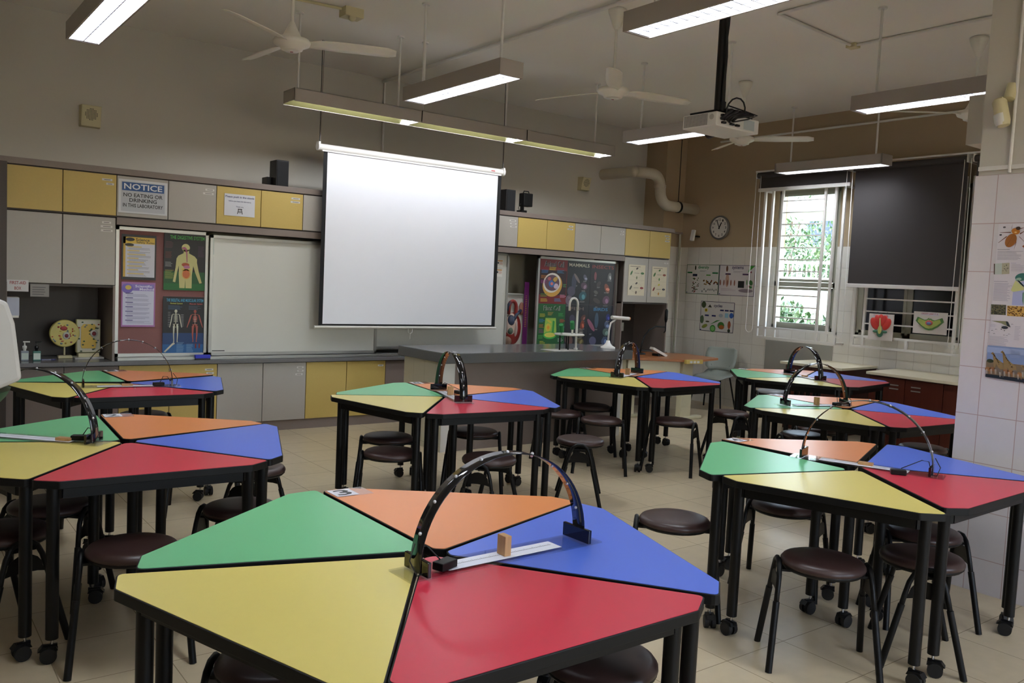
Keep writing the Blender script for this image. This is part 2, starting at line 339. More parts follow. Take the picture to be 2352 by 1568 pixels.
# blinds
def blind(name, y0, y1, ztop, zbot, label, cords, X=9.31):
    root = thing(name, label, 'blind', group=None)
    MB().cyl((X, y0, ztop), (X, y1, ztop), .035, BLINDF, 18).build('roller', root)
    bx('fabric', X+.025, X+.029, y0+.01, y1-.01, zbot, ztop, BLINDF, root)
    bx('bottom_bar', X+.012, X+.04, y0, y1, zbot-.045, zbot, WHITEM, root, .004)
    for y in (y0-.005, y1+.002): bx('bracket', X-.04, XR if y > 0 else X, y-.004, y+.004, ztop-.04, ztop+.045, WHITEM, root)
    for y, zl in cords:
        pts = []
        for i in range(13): a = math.pi*i/12; pts.append((X-.03, y+.055*math.cos(a), zl+.06-.06*math.sin(a)))
        MB().tube([(X-.03, y+.035, ztop)]+pts+[(X-.03, y-.035, ztop)], .004, WHITEPL, 6).build('pull_cord', root)
blind('roller_blind', 5.815, 7.13, 3.13, 2.965, 'dark roller blind rolled up above the garden window', [(7.1, 1.08)])
blind('roller_blind', 4.44, 5.76, 3.12, 1.765, 'dark roller blind lowered over most of the dark window', [(4.43, 1.09), (5.79, 1.1)], 9.30)
blind('roller_blind', 3.1, 4.37, 3.12, 1.745, 'dark roller blind partly hidden behind the tiled column', [], 9.30)
tag(bx('blind_rail', 9.29, 9.33, 3.1, 7.16, 3.17, 3.19, WHITEM), 'thin white rail running above the dark blinds', 'rail')
tag(MB().cyl((9.5, 2.3, 3.675), (9.5, 7.95, 3.675), .014, WHITEM, 8).build('conduit_pipe'), 'thin white conduit across the brown wall under the ceiling', 'conduit')
tag(MB().cyl((5.89, 2.6, 3.86), (5.89, 4.42, 3.86), .013, WHITEM, 8).cyl((5.89, 4.42, 3.86), (7.09, 4.5, 3.86), .013, WHITEM, 8).cyl((7.09, 4.5, 3.86), (7.1, 2.3, 3.86), .013, WHITEM, 8).box(7.05, 7.14, 4.45, 4.54, 3.84, 3.876, CREAMPL).build('ceiling_conduit'),
    'bent conduit on ceiling between fans with a small junction box', 'conduit')
tag(MB().cyl((2.6, 7.0, 3.86), (3.24, 6.93, 3.86), .012, CREAMPL, 8).box(3.25, 3.42, 6.86, 6.99, 3.80, 3.876, CREAMPL).ball((3.33, 6.9, 3.80), .035, CREAMPL, 8).build('ceiling_outlet'), 'cream outlet box on the ceiling fed by thin trunking', 'outlet')
# drain pipe in the corner
pp = [(8.28, 8.95, 3.165), (8.36, 8.42, 3.165), (8.5, 8.35, 3.165)]
def arc3(c, a0, a1, r, ux, uz, n=8): return [tuple(Vector(c)+Vector(ux)*r*math.cos(a0+(a1-a0)*i/n)+Vector(uz)*r*math.sin(a0+(a1-a0)*i/n)) for i in range(n+1)]
path = [(8.30, 8.37, 3.165)]+arc3((8.62, 8.37, 3.005), R(90), R(0), .16, (1, 0, 0), (0, 0, 1))+arc3((8.98, 8.37, 2.95), R(180), R(270), .19, (1, 0, 0), (0, 0, 1))+[(XR, 8.40, 2.76)]
dp = thing('drain_pipe', 'fat white drain pipe bending down in the brown corner', 'pipe')
MB().tube(path, .075, PIPEM, 20).ball((8.30, 8.40, 3.165), .075, PIPEM, 10).cyl((8.30, 8.40, 3.165), (8.30, YF, 3.165), .075, PIPEM, 20).build('pipe', dp)
MB().cyl((8.78, 8.37, 2.99), (8.78, 8.37, 3.03), .084, PIPEM, 20).build('socket_collar', dp)
MB().cyl((9.16, 8.375, 2.76), (9.19, 8.375, 2.76), .082, BLACK, 20).build('clamp', dp)
MB().cyl((9.175, 8.375, 2.84), (9.175, 8.375, ZC), .006, BLACK, 6).build('hanger_rod', dp)
tag(MB().cyl((9.46, 8.56, 0), (9.46, 8.56, 2.4), .018, ALUP, 10).box(9.05, 9.5, 8.55, 8.58, 2.40, 2.43, BROWNLAM).build('conduit_pipe'), 'grey vertical conduit in the tiled corner right of cupboards', 'conduit')
sn = thing('motion_sensor', 'small white sensor on the brown wall above the tile edge', 'sensor')
MB().box(-.02, .02, -.03, .03, -.09, .07, WHITEPL, Matrix.Translation((9.44, 8.30, 2.39)) @ Matrix.Rotation(R(12), 4, 'Y')).build('body', sn, .008); bx('bracket', 9.45, XR, 8.29, 8.31, 2.36, 2.38, BLACK, sn)
# clock
ck = thing('wall_clock', 'round white wall clock with grey rim on brown wall', 'clock')
TC = Matrix.Translation((XR, 7.92, 2.49)) @ Matrix.Rotation(R(-90), 4, 'Y')
MB().lathe([(.16, 0), (.17, .02), (.165, .045), (.15, .045), (.145, .03)], mat('clock_rim_grey', (120, 118, 116), .3, metal=.5), 40, TC).build('rim', ck)
face = Flat((XR-.034, 7.92+.145, 2.49-.145), (0, -1, 0), (0, 0, 1), .29, .29, fm((225, 222, 215)), .001)
face.mb = MB(); face.ell(.5, .5, .5, .5, (225, 222, 215), 0, 40)
for i in range(1, 13):
    a = R(90-30*i); t = str(i); hw = .04 if i < 10 else .065
    face.text(t, .5+.39*math.cos(a)-hw, .5+.39*math.sin(a)-.055, .5+.39*math.cos(a)+hw, .5+.39*math.sin(a)+.055, (30, 30, 30), 2)
face.build('dial', None, None, parent=ck)
for nm, ang, ln, wd in (('minute_hand', R(-26), .12, .005), ('hour_hand', R(28), .08, .008)):
    MB().box(-wd, wd, -.02, ln, .0, .002, BLACK, Matrix.Translation((XR-.038, 7.92, 2.49)) @ Matrix(((0, 0, -1, 0), (-1, 0, 0, 0), (0, 1, 0, 0), (0, 0, 0, 1))) @ Matrix.Rotation(-ang, 4, 'Z')).build(nm, ck)

# ============================================================ FRONT CUPBOARD WALL
FY = 8.15; TOPZ = 2.425
DX = [.887, 1.31, 1.733, 2.168, 2.602, 3.03, 3.46, 3.905, 4.355, 4.80, 5.25, 5.70, 6.16, 6.606, 7.06, 7.50, 7.94, 8.395, 8.81]
LX = [.888, 1.333, 1.771, 2.205, 2.645, 3.093, 3.544, 3.994, 4.453, 4.90, 5.34, 5.78, 6.22, 6.66, 7.10, 7.53, 7.96, 8.39, 8.81]
pat = lambda k: YELLAM if (k//2) % 2 == 0 else GREYLAM
def stickers(parent, x1, z1, y, seed):
    r = random.Random(seed); m = MB()
    for i in range(r.choice([1, 2, 2, 3])):
        w_ = r.uniform(.06, .1); a = x1-.02-r.uniform(0, .02); z = z1-.03-i*.035
        m.box(a-w_, a, y-.002, y, z-.018, z, fm((214, 212, 206)))
        m.box(a-w_*.8, a-.015, y-.0026, y-.002, z-.012, z-.006, fm((120, 116, 112)))
    m.build('label_sticker', parent)
names_up = {}
place_words = ['at the far left end', 'left of the notice sign', 'with the notice sign', 'right of the notice sign', 'with the push in the stools sheet', 'left of the last door before the screen', 'nearest the screen on its left']
TOPREF = ['top left corner cupboard', 'second cupboard from the left end']
def cupname(k): return ['first from the left end', 'second from the left end', 'third from the left end, behind the NOTICE sign', 'fourth from the left end', 'fifth from the left end, behind the stools sheet', 'sixth from the left end', 'seventh from the left end, half behind the screen', 'behind the screen', 'behind the screen', 'behind the screen', 'behind the screen', 'just right of the screen, under the speaker', 'sixth from the right end', 'fifth from the right end', 'fourth from the right end', 'third from the right end', 'second from the right end', 'at the far right end'][k]
for k in range(18):
    if k in (7, 8, 9, 10): continue
    x0, x1 = DX[k], DX[k+1]; col = 'yellow' if pat(k) is YELLAM else 'grey'
    lab = '%s door cupboard in the upper row, %s' % (col, cupname(k))
    t = thing('wall_cupboard', lab, 'cupboard', group='upper row of wall cupboards')
    bx('body', x0, x1, FY+.002, YF-.01, 2.0, 2.37, DARKLAM, t)
    d = bx('door', x0+.003, x1-.003, FY-.018, FY, 2.012, 2.362, pat(k), t, .0015)
    if k in (1, 3, 5, 11, 13, 15, 17): stickers(d, x1, 2.355, FY-.018, k)
hid = thing('wall_cupboard', 'run of upper cupboards hidden behind the projection screen', 'cupboard', group='upper row of wall cupboards')
bx('body', DX[7], DX[11], FY+.002, YF-.01, 2.0, 2.37, DARKLAM, hid); bx('door', DX[7]+.003, DX[11]-.003, FY-.018, FY, 2.012, 2.362, GREYLAM, hid)
tag(MB().box(.80, 8.86, FY-.03, YF-.01, 2.372, TOPZ, BROWNLAM).build('cupboard_top_panel', bevel=.002), 'long taupe panel capping the upper row of cupboards', 'panel')
tag(MB().box(1.735, 7.94, FY-.03, FY+.03, 1.935, 1.998, BROWNLAM).box(1.735, 7.94, FY+.03, YF-.01, 1.955, 1.998, DARKLAM).build('pelmet_board', bevel=.002), 'taupe pelmet board under the upper cupboards above the boards', 'panel')
tag(bx('cupboard_gable', .80, .885, 7.98, YF-.01, 0, 2.371, DARKLAM), 'dark tall side panel closing the left end of the cupboards', 'panel')
for i, (a, b, lab, st) in enumerate([(.887, 1.31, 'tall grey cupboard above the first aid sign', 0), (1.312, 1.731, 'tall grey cupboard beside the pinboard', 1), (7.95, 8.395, 'tall grey cupboard with caterpillar life cycle sheet', 0), (8.397, 8.81, 'tall grey cupboard with butterfly life cycle sheet', 1)]):
    t = thing('wall_cupboard', lab, 'cupboard', group='tall grey cupboards')
    bx('body', a, b, FY+.002, YF-.3, 1.40, 1.995, DARKLAM, t); d = bx('door', a+.003, b-.003, FY-.018, FY, 1.402, 1.99, GREYLAM, t, .0015)
    if st: stickers(d, b, 1.985, FY-.018, 40+i)
# niches: dark lining
def niche(x0, x1, z0, z1, label, ylin=8.75, side=True):
    m = MB().box(x0, x1, ylin, ylin+.02, z0, z1, DARKLAM).box(x0, x1, FY, ylin, z1-.02, z1, DARKLAM)
    m.box(x0, x0+.02, FY-.015, ylin, z0, z1, BROWNLAM).box(x1-.02, x1, FY-.015, ylin, z0, z1, BROWNLAM)
    return tag(m.build('open_niche'), label, 'shelf niche')
niche(.886, 1.735, .7285, 1.398, 'dark open niche holding the cell models and bottles')
niche(7.94, 8.82, .7285, 1.398, 'dark open niche with sockets under the life cycle sheets')
tag(MB().box(1.737, 7.938, 8.85, 8.87, .7285, 1.953, mat('cream_back_panel', (200, 195, 176), .6)).build('recess_back_panel'), 'cream back panel of the recess behind the boards', 'panel')
# base cupboards
for k in range(18):
    if k > 8 and k not in (): continue
    x0, x1 = LX[k], LX[k+1]; mt = BROWNLAM if k in (0, 1) else (YELLAM if (k//2) % 2 == 1 else GREYLAM)
    ref = ['first from the left end, behind the desks', 'second from the left end, behind the desks', 'third from the left, behind table 1', 'fourth from the left, behind table 1', 'fifth from the left, just right of table 1', 'sixth from the left', 'seventh from the left', 'eighth from the left, beside the bench end', 'ninth, half hidden by the demonstration bench'][k]
    t = thing('base_cupboard', '%s base cupboard, %s' % ({YELLAM: 'yellow', GREYLAM: 'grey', BROWNLAM: 'taupe'}[mt], ref), 'cupboard', group='base cupboards under the worktop')
    if k == 8: mt = BROWNLAM; t['label'] = 'taupe base cupboard, ninth, half hidden by the demonstration bench'
    bx('body', x0, x1, FY+.002, YF-.01, .102, .69, DARKLAM, t); d = bx('door', x0+.003, x1-.003, FY-.018, FY, .104, .682, mt, t, .0015)
    if k in (1, 3, 5, 7): stickers(d, x1, .672, FY-.018, 60+k)
t = thing('base_cupboard', 'run of base cupboards hidden behind the demonstration bench', 'cupboard', group='base cupboards under the worktop')
bx('body', LX[9], 8.81, FY+.002, YF-.01, .102, .69, DARKLAM, t); bx('door', LX[9]+.003, 8.807, FY-.018, FY, .104, .682, GREYLAM, t)
tag(bx('plinth', .886, 8.81, FY-.0, YF-.02, 0, .10, BROWNLAM), 'taupe plinth along the floor under the base cupboards', 'plinth')
tag(bx('worktop', .886, 8.82, 8.09, YF-.01, .692, .727, TOPG, bevel=.003), 'long grey worktop running under the boards', 'worktop')
# boards
def frame(x0, x1, z0, z1, y, w_=.028, mt=ALU):
    return MB().box(x0, x1, y-.02, y+.01, z0, z0+w_, mt).box(x0, x1, y-.02, y+.01, z1-w_, z1, mt).box(x0, x0+w_, y-.02, y+.01, z0, z1, mt).box(x1-w_, x1, y-.02, y+.01, z0, z1, mt)
def board(name, x0, x1, z0, z1, y, surf, label, cat):
    t = thing(name, label, cat); frame(x0, x1, z0, z1, y).build('frame', t); bx('board_surface', x0+.01, x1-.01, y-.005, y+.008, z0+.01, z1-.01, surf, t); return t
board('pinboard', 1.752, 2.566, .758, 1.925, 8.24, PINK, 'mauve felt pinboard with aluminium frame left of the whiteboard', 'pinboard')
wb = board('whiteboard', 2.571, 4.36, .762, 1.905, 8.20, BOARDW, 'large whiteboard left of and behind the projection screen', 'whiteboard')
m = MB()
for (x, a, b, c) in ((2.60, 1.72, 1.88, (40, 110, 110)), (2.598, 1.45, 1.70, (60, 90, 110)), (2.596, 1.22, 1.44, (120, 50, 60)), (2.594, .80, 1.2, (40, 70, 70))): m.box(x, x+.006, 8.193, 8.1945, a, b, fm(c))
m.box(2.61, 2.73, 8.193, 8.1945, .80, .808, fm((30, 30, 30))); m.build('magnet_strips', wb)
board('whiteboard', 4.30, 6.13, .80, 1.93, 8.25, BOARDW, 'second sliding whiteboard showing right of the screen', 'whiteboard')
board('pinboard', 6.568, 7.925, .80, 1.925, 8.24, mat('grey_pinboard', (120, 110, 112), .9, noise=.2, scale=120), 'pinboard covered with dark science posters right of screen', 'pinboard')
tag(MB().box(1.76, 6.2, 8.135, 8.30, .728, .756, ALU).build('board_ledge', bevel=.003), 'aluminium track ledge under the sliding boards', 'ledge')
er = thing('board_eraser', 'blue whiteboard eraser on the ledge below pinboard corner', 'eraser')
bx('handle', 2.43, 2.57, 8.10, 8.15, .742, .775, fm((40, 50, 190)), er, .005); bx('felt_pad', 2.432, 2.568, 8.102, 8.148, .7285, .742, fm((25, 25, 40)), er)

# ---------- signs & posters on the front
f = Flat((1.746, FY-.021, 2.044), w=.412, h=.293, paper=fm((212, 214, 218)), **FX)
f.rect(.055, .05, .95, .94, (186, 190, 198), 1).rect(.07, .67, .93, .92, (28, 78, 140), 2)
f.text('NOTICE', .11, .71, .89, .885, (225, 228, 232), 3).text('NO EATING OR', .1, .485, .9, .60, (38, 38, 42), 3).text('DRINKING', .22, .335, .78, .45, (38, 38, 42), 3).text('IN THIS LABORATORY', .09, .18, .91, .29, (38, 38, 42), 3)
f.build('notice_sign', 'blue and white notice sign against eating on upper cupboard', 'sign')
f = Flat((2.674, FY-.021, 2.096), w=.293, h=.205, paper=fm((214, 216, 224)), **FX)
f.text('Please push in the stools', .03, .80, .97, .92, (60, 66, 110), 2).text('before you leave the laboratory.', .14, .63, .88, .71, (70, 76, 110), 2).text('Thank you.', .38, .38, .63, .46, (70, 76, 110), 2)
for a, b, c, d in ((.44, .31, .58, .345), ): f.rect(a, b, c, d, (30, 30, 30), 2)
f.poly([(.45, .31), (.475, .31), (.445, .1), (.42, .1)], (30, 30, 30), 2).poly([(.545, .31), (.57, .31), (.60, .1), (.575, .1)], (30, 30, 30), 2).rect(.49, .12, .50, .31, (30, 30, 30), 2).rect(.52, .12, .53, .31, (30, 30, 30), 2).rect(.44, .19, .58, .215, (30, 30, 30), 2)
f.build('stools_sheet', 'white sheet asking to push in the stools on yellow door', 'sign')
f = Flat((.905, FY-.021, 1.325), w=.155, h=.095, paper=fm((206, 204, 204)), **FX); f.text('FIRST-AID', .12, .62, .88, .9, (150, 60, 60), 2).text('BOX', .34, .14, .66, .42, (150, 60, 60), 2)
f.build('first_aid_sign', 'white first aid box sign hanging under the tall cupboard', 'sign')
f = Flat((1.075, FY-.01, 1.285), w=.14, h=.105, paper=mat('plastic_sleeve', (110, 104, 100), .3), **FX); f.lines(.1, .1, .9, .85, 4, (70, 66, 66), 2, 3)
f.build('clear_sleeve_note', 'dim note in clear sleeve right of the first aid sign', 'sign')
fa = thing('paper_towel_box', 'white box mounted under first aid sign in the niche', 'box'); bx('case', .907, 1.0, 8.2, 8.3, 1.10, 1.275, WHITEPL, fa, .004); bx('lid', .905, 1.002, 8.195, 8.2, 1.12, 1.27, mat('pale_blue_plastic', (178, 182, 200), .4), fa)
# science safety rules
PY = 8.224
f = Flat((1.80, PY, 1.455), w=.295, h=.405, paper=fm((34, 34, 38)), **FX)
f.rect(.045, .06, .955, .945, (206, 206, 216), 1).rect(.045, .06, .11, .945, (206, 170, 70), 2).rect(.045, .80, .955, .945, (222, 186, 74), 2)
f.text('Science', .4, .86, .8, .925, (40, 34, 30), 3).text('Safety Rules', .42, .80, .94, .855, (60, 44, 30), 3).ell(.24, .89, .13, .04, (30, 28, 28), 3).ell(.22, .77, .13, .035, (40, 36, 34), 3)
for i in range(8):
    z = .72-i*.085; f.rect(.16, z, .16+random.uniform(.3, .65), z+.022, (212, 186, 110), 3).lines(.2, z-.055, .85, z-.005, 2, (130, 130, 140), 3, i)
f.build('safety_rules_poster', 'yellow and white science safety rules poster on mauve pinboard', 'poster')
f = Flat((1.803, PY, 1.028), w=.29, h=.405, paper=fm((172, 116, 176)), **FX)
f.rect(.04, .04, .96, .96, (206, 206, 228), 1).rect(.04, .81, .96, .96, (140, 124, 196), 2).ell(.17, .86, .17, .11, (122, 106, 190), 3).ell(.2, .88, .09, .05, (210, 184, 90), 4)
f.text('Scientific', .4, .885, .9, .94, (226, 224, 240), 3).text('Method', .53, .82, .96, .875, (226, 224, 240), 3)
for i in range(7):
    z = .74-i*.1; f.rect(.12, z, .34, z+.018, (96, 90, 150), 3).lines(.16, z-.065, .9, z-.005, 3, (140, 140, 176), 3, i+9)
f.build('scientific_method_poster', 'lilac bordered scientific method poster, lower left of mauve pinboard', 'poster')
# digestive system
f = Flat((2.163, PY, 1.372), w=.372, h=.525, paper=fm((26, 26, 28)), **FX)
f.rect(0, 0, 1, .33, (26, 84, 40), 1).rect(0, 0, 1, .12, (20, 100, 44), 2).text('THE DIGESTIVE SYSTEM', .14, .90, 1.0-.02, .965, (72, 170, 74), 3)
SK = (196, 190, 128)
f.ell(.52, .755, .1, .07, SK, 3).rect(.47, .64, .60, .72, SK, 3)
f.poly([(.47, .66), (.60, .66), (.74, .61), (.80, .56), (.80, .5), (.85, .33), (.93, .14), (.87, .13), (.76, .32), (.71, .44), (.68, .28), (.68, .04), (.53, .04), (.52, .2), (.51, .04), (.38, .04), (.36, .28), (.36, .44), (.32, .32), (.28, .14), (.22, .15), (.28, .4), (.30, .56), (.34, .61)], SK, 4)
f.poly([(.43, .76), (.50, .77), (.545, .74), (.56, .66), (.565, .50), (.545, .50), (.53, .66), (.50, .73), (.43, .735)], (160, 84, 112), 5)
f.ell(.52, .455, .095, .035, (168, 76, 48), 5).ell(.55, .415, .08, .03, (176, 104, 140), 6).ell(.54, .37, .12, .03, (210, 176, 90), 5).ell(.54, .29, .11, .09, (206, 160, 84), 5).ell(.54, .29, .085, .07, (196, 98, 50), 6)
for i in range(5): f.rect(.46+i*.035, .24, .47+i*.035, .34, (220, 140, 90), 7)
f.lines(.03, .74, .24, .86, 6, (96, 50, 66), 3, 3).lines(.03, .56, .22, .68, 6, (110, 46, 40), 3, 4).lines(.03, .2, .24, .36, 9, (150, 160, 70), 3, 5).lines(.82, .6, .98, .8, 8, (80, 50, 80), 3, 6).lines(.03, .41, .22, .5, 4, (150, 150, 150), 3, 7)
f.build('digestive_system_poster', 'black and green digestive system poster with yellow torso', 'poster')
f = Flat((2.163, PY, .782), w=.372, h=.53, paper=fm((22, 24, 30)), **FX)
f.rect(0, 0, 1, .36, (24, 60, 110), 1).rect(0, 0, 1, .16, (30, 92, 150), 2).text('THE SKELETAL AND MUSCULAR SYSTEM', .08, .91, .98, .965, (70, 160, 200), 3).text('Skeletal System', .17, .862, .47, .895, (190, 190, 80), 3).text('Muscular System', .64, .86, .96, .893, (200, 90, 90), 3)
BN = (200, 198, 180)
def skel(cx, c, wd, c2):
    f.ell(cx, .745, .035, .03, c, 4).rect(cx-.012, .46, cx+.012, .72, c, 4)
    for i in range(5): f.rect(cx-.05-wd*.3, .655-i*.024, cx+.05+wd*.3, .665-i*.024, c, 4)
    f.poly([(cx-.07, .52), (cx+.07, .52), (cx+.03, .47), (cx-.03, .47)], c, 4).rect(cx-.08, .685, cx+.08, .695, c, 4)
    for s in (-1, 1):
        f.poly([(cx+s*.075, .69), (cx+s*(.10+wd), .69-.01), (cx+s*(.12+wd*3), .58), (cx+s*(.155+wd*4), .46), (cx+s*(.14+wd*4), .455), (cx+s*(.10+wd*2), .57)], c, 5)
        f.poly([(cx+s*.02, .49), (cx+s*(.065+wd), .49), (cx+s*(.06+wd), .33), (cx+s*.05, .22), (cx+s*.06, .2), (cx+s*.03, .2), (cx+s*.035, .33)], c, 5)
    if c2: f.ell(cx, .62, .055, .04, c, 5).rect(cx-.004, .5, cx+.004, .7, c2, 6).rect(cx-.03, .6, cx+.03, .605, c2, 6).rect(cx-.03, .57, cx+.03, .575, c2, 6)
skel(.31, BN, 0, None); skel(.78, (166, 84, 76), .012, (210, 190, 180))
f.poly([(.03, .03), (.07, .02), (.24, .14), (.30, .17), (.27, .2), (.22, .17)], BN, 4).lines(.34, .02, .52, .2, 9, (120, 160, 200), 3, 5).lines(.58, .02, .76, .17, 8, (120, 160, 200), 3, 6).rect(.79, .09, .83, .17, (120, 50, 60), 3).rect(.88, .09, .92, .17, (120, 50, 60), 3)
f.lines(.12, .77, .5, .85, 4, (70, 100, 130), 3, 7).lines(.62, .77, .92, .85, 4, (80, 90, 110), 3, 8)
for i in range(9): f.rect(.43, .48+i*.025, .5, .486+i*.025, (170, 170, 170), 3); f.rect(.12, .48+i*.03, .18, .486+i*.03, (150, 150, 150), 3)
f.build('skeletal_muscular_poster', 'dark blue poster with skeleton and muscle figures, lower mauve pinboard', 'poster')
# right pinboard posters
PX = [(6.6, 7.042), (7.044, 7.436), (7.438, 7.87)]
f = Flat((6.6, PY, 1.345), w=.442, h=.555, paper=fm((116, 28, 34)), **FX)
f.rect(0, .2, .98, .75, (44, 22, 26), 1).text('Animal Cell', .16, .82, .88, .95, (40, 30, 34), 3).text('Animal Cell', .15, .825, .87, .955, (170, 160, 160), 2)
f.ell(.47, .42, .36, .26, (206, 156, 70), 2, 28, R(20)).ell(.45, .47, .32, .22, (216, 210, 200), 3, 28, R(15)).ell(.45, .47, .27, .18, (96, 70, 82), 4, 24).ell(.44, .45, .11, .08, (60, 110, 170), 5).ell(.44, .45, .05, .035, (210, 120, 110), 6).ell(.56, .55, .1, .05, (190, 150, 70), 5, 14, .6).ell(.6, .4, .09, .06, (200, 180, 200), 5).ell(.35, .56, .06, .04, (176, 90, 96), 5)
for (x, y, c) in ((.05, .68, (60, 120, 180)), (.62, .69, (60, 130, 170)), (.33, .75, (214, 200, 50)), (.04, .56, (200, 120, 40)), (.04, .45, (150, 40, 130)), (.05, .15, (80, 150, 60)), (.06, .04, (220, 190, 60)), (.56, .05, (70, 150, 200)), (.76, .14, (220, 150, 180)), (.86, .38, (80, 170, 90))): f.lines(x, y, x+.26 if x < .7 else .99, y+.08, 3, c, 5, int(x*100))
f.build('animal_cell_poster', 'red animal cell poster at top left of the dark pinboard', 'poster')
f = Flat((6.6, PY, .825), w=.442, h=.518, paper=fm((24, 88, 44)), **FX)
f.text('Plant Cell', .2, .83, .82, .95, (30, 40, 34), 3).text('Plant Cell', .19, .836, .81, .956, (176, 190, 170), 2)
f.poly([(.28, .66), (.66, .66), (.70, .34), (.66, .24), (.25, .24), (.24, .34)], (150, 190, 80), 2).ell(.46, .24, .24, .09, (60, 170, 70), 3).ell(.46, .25, .2, .06, (206, 200, 90), 4).ell(.39, .43, .1, .1, (206, 190, 70), 4).ell(.39, .43, .045, .045, (222, 150, 50), 5).poly([(.53, .3), (.6, .3), (.62, .58), (.55, .6)], (50, 150, 70), 4).ell(.42, .58, .1, .03, (200, 190, 70), 4, 14, -.5)
for (x, y, c) in ((.06, .68, (214, 200, 50)), (.05, .55, (60, 130, 190)), (.05, .42, (214, 110, 40)), (.05, .3, (150, 50, 130)), (.04, .16, (80, 180, 80)), (.8, .55, (200, 50, 50)), (.8, .4, (70, 160, 200)), (.76, .08, (200, 200, 200)), (.35, .72, (190, 150, 60)), (.1, .02, (200, 200, 60)), (.74, .7, (70, 170, 80))): f.lines(x, y, x+.2, y+.09, 3, c, 5, int(y*100))
f.build('plant_cell_poster', 'green plant cell poster at lower left of the dark pinboard', 'poster')
def darkposter(x0, z0, w_, h_, title, tc, base, blobs, name, label):
    f = Flat((x0, PY, z0), w=w_, h=h_, paper=fm(base), **FX); f.text(title, .06 if len(title) > 5 else .2, .86, .94 if len(title) > 5 else .78, .94, tc, 3)
    for i, (cx, cy, rx, ry, c) in enumerate(blobs):
        c = tuple(int(v*.72) for v in c); f.ell(cx, cy, rx, ry, c, 2+i % 3, 18, (i*.7) % 3 if rx != ry else 0)
        if cx > .5: f.ell(cx+.03, cy-.02, rx*.5, ry*.5, tuple(min(255, int(v*1.5)+20) for v in c), 6, 12, i)
        f.lines(cx-rx*.7, cy-ry-.05, cx+rx*.7, cy-ry-.015, 2, (160, 160, 160), 3, i)
    return f.build(name, label, 'poster')
darkposter(7.044, 1.345, .392, .555, 'MAMMALS', (206, 206, 186), (34, 36, 40), [(.3, .5, .1, .2, (92, 98, 120)), (.42, .6, .05, .14, (170, 150, 150)), (.2, .3, .16, .12, (110, 106, 130)), (.78, .62, .12, .05, (130, 130, 150)), (.75, .43, .15, .08, (120, 96, 116)), (.7, .2, .17, .1, (64, 120, 136)), (.12, .1, .16, .1, (150, 130, 150))], 'mammals_poster', 'dark mammals poster in the top row of the pinboard')
darkposter(7.438, 1.345, .43, .55, 'INSECTS', (150, 70, 66), (36, 30, 34), [(.2, .68, .05, .1, (190, 110, 120)), (.35, .5, .1, .05, (96, 84, 86)), (.78, .68, .13, .06, (150, 150, 150)), (.7, .4, .16, .07, (190, 110, 90)), (.25, .3, .09, .04, (130, 126, 120)), (.68, .12, .15, .1, (130, 90, 120)), (.3, .1, .07, .12, (96, 84, 84))], 'insects_poster', 'dark insects poster with red title at top right of pinboard')
darkposter(7.044, .825, .392, .518, 'FISH', (110, 96, 92), (28, 28, 36), [(.3, .65, .12, .1, (84, 80, 110)), (.78, .68, .12, .06, (120, 70, 60)), (.75, .5, .15, .07, (170, 76, 50)), (.68, .3, .17, .1, (120, 116, 110)), (.7, .1, .16, .08, (110, 100, 60)), (.2, .12, .16, .14, (150, 110, 100))], 'fish_poster', 'dark fish poster in the lower row of the pinboard')
darkposter(7.438, .825, .43, .515, 'BIRDS', (64, 130, 180), (20, 26, 40), [(.34, .62, .08, .2, (90, 120, 150)), (.12, .5, .07, .2, (200, 120, 150)), (.8, .7, .11, .07, (50, 60, 150)), (.78, .5, .13, .08, (110, 130, 170)), (.75, .32, .14, .1, (110, 140, 130)), (.72, .1, .15, .1, (90, 110, 150)), (.22, .1, .13, .12, (120, 120, 160))], 'birds_poster', 'dark birds poster with blue title, lower right of pinboard')
f = Flat((6.478, 8.36, .80), w=.07, h=.80, paper=fm((96, 30, 92)), **FX); f.lines(.3, .3, .7, .8, 18, (190, 150, 60), 2, 5); f.build('purple_banner', 'narrow purple banner edge left of the cell posters', 'banner')
for i, (x, z) in enumerate(((5.955, 1.755), (5.95, 1.645))):
    f = Flat((x, 8.243, z), w=.09, h=.095, paper=fm((220, 216, 208)), **FX); f.rect(.1, .8, .9, .95, (206, 150, 90), 2).ell(.2, .6, .12, .12, (40, 40, 50), 2).lines(.4, .4, .95, .75, 4, (200, 120, 110), 2, i).rect(.1, .08, .9, .35, (230, 228, 222), 2)
    f.build('small_notice', 'small notice on the whiteboard edge right of screen, %s of two' % ('upper' if i == 0 else 'lower'), 'notice')
def lifecycle(x0, z0, w_, h_, cs, name, label):
    f = Flat((x0, FY-.021, z0), w=w_, h=h_, paper=fm((216, 206, 180)), **FX)
    f.rect(.03, .5, .97, .505, (180, 172, 150), 1)
    for cy, cc in ((.73, cs[:4]), (.25, cs[4:])):
        for i in range(24):
            a = 2*math.pi*i/24
            if i % 6 not in (0,): f.ell(.5+.33*math.cos(a), cy+.15*math.sin(a), .012, .005, (90, 90, 84), 2, 6)
        for i, c in enumerate(cc): a = math.pi/2*i; f.ell(.5+.33*math.cos(a), cy+.15*math.sin(a), .11 if i % 2 == 0 else .07, .03 if i % 2 else .035, c, 3, 12, i*.5)
        f.rect(.35, cy-.006, .65, cy+.006, (110, 104, 96), 2)
    f.lines(.08, .92, .7, .97, 1, (110, 100, 90), 2, 2); f.build(name, label, 'poster')
G_, DK = (60, 110, 50), (60, 50, 46)
lifecycle(8.026, 1.49, .31, .408, [G_, DK, G_, (120, 130, 90), (140, 50, 50), DK, (60, 60, 40), (80, 50, 40)], 'caterpillar_cycle_poster', 'cream life cycle sheet on the left tall grey door')
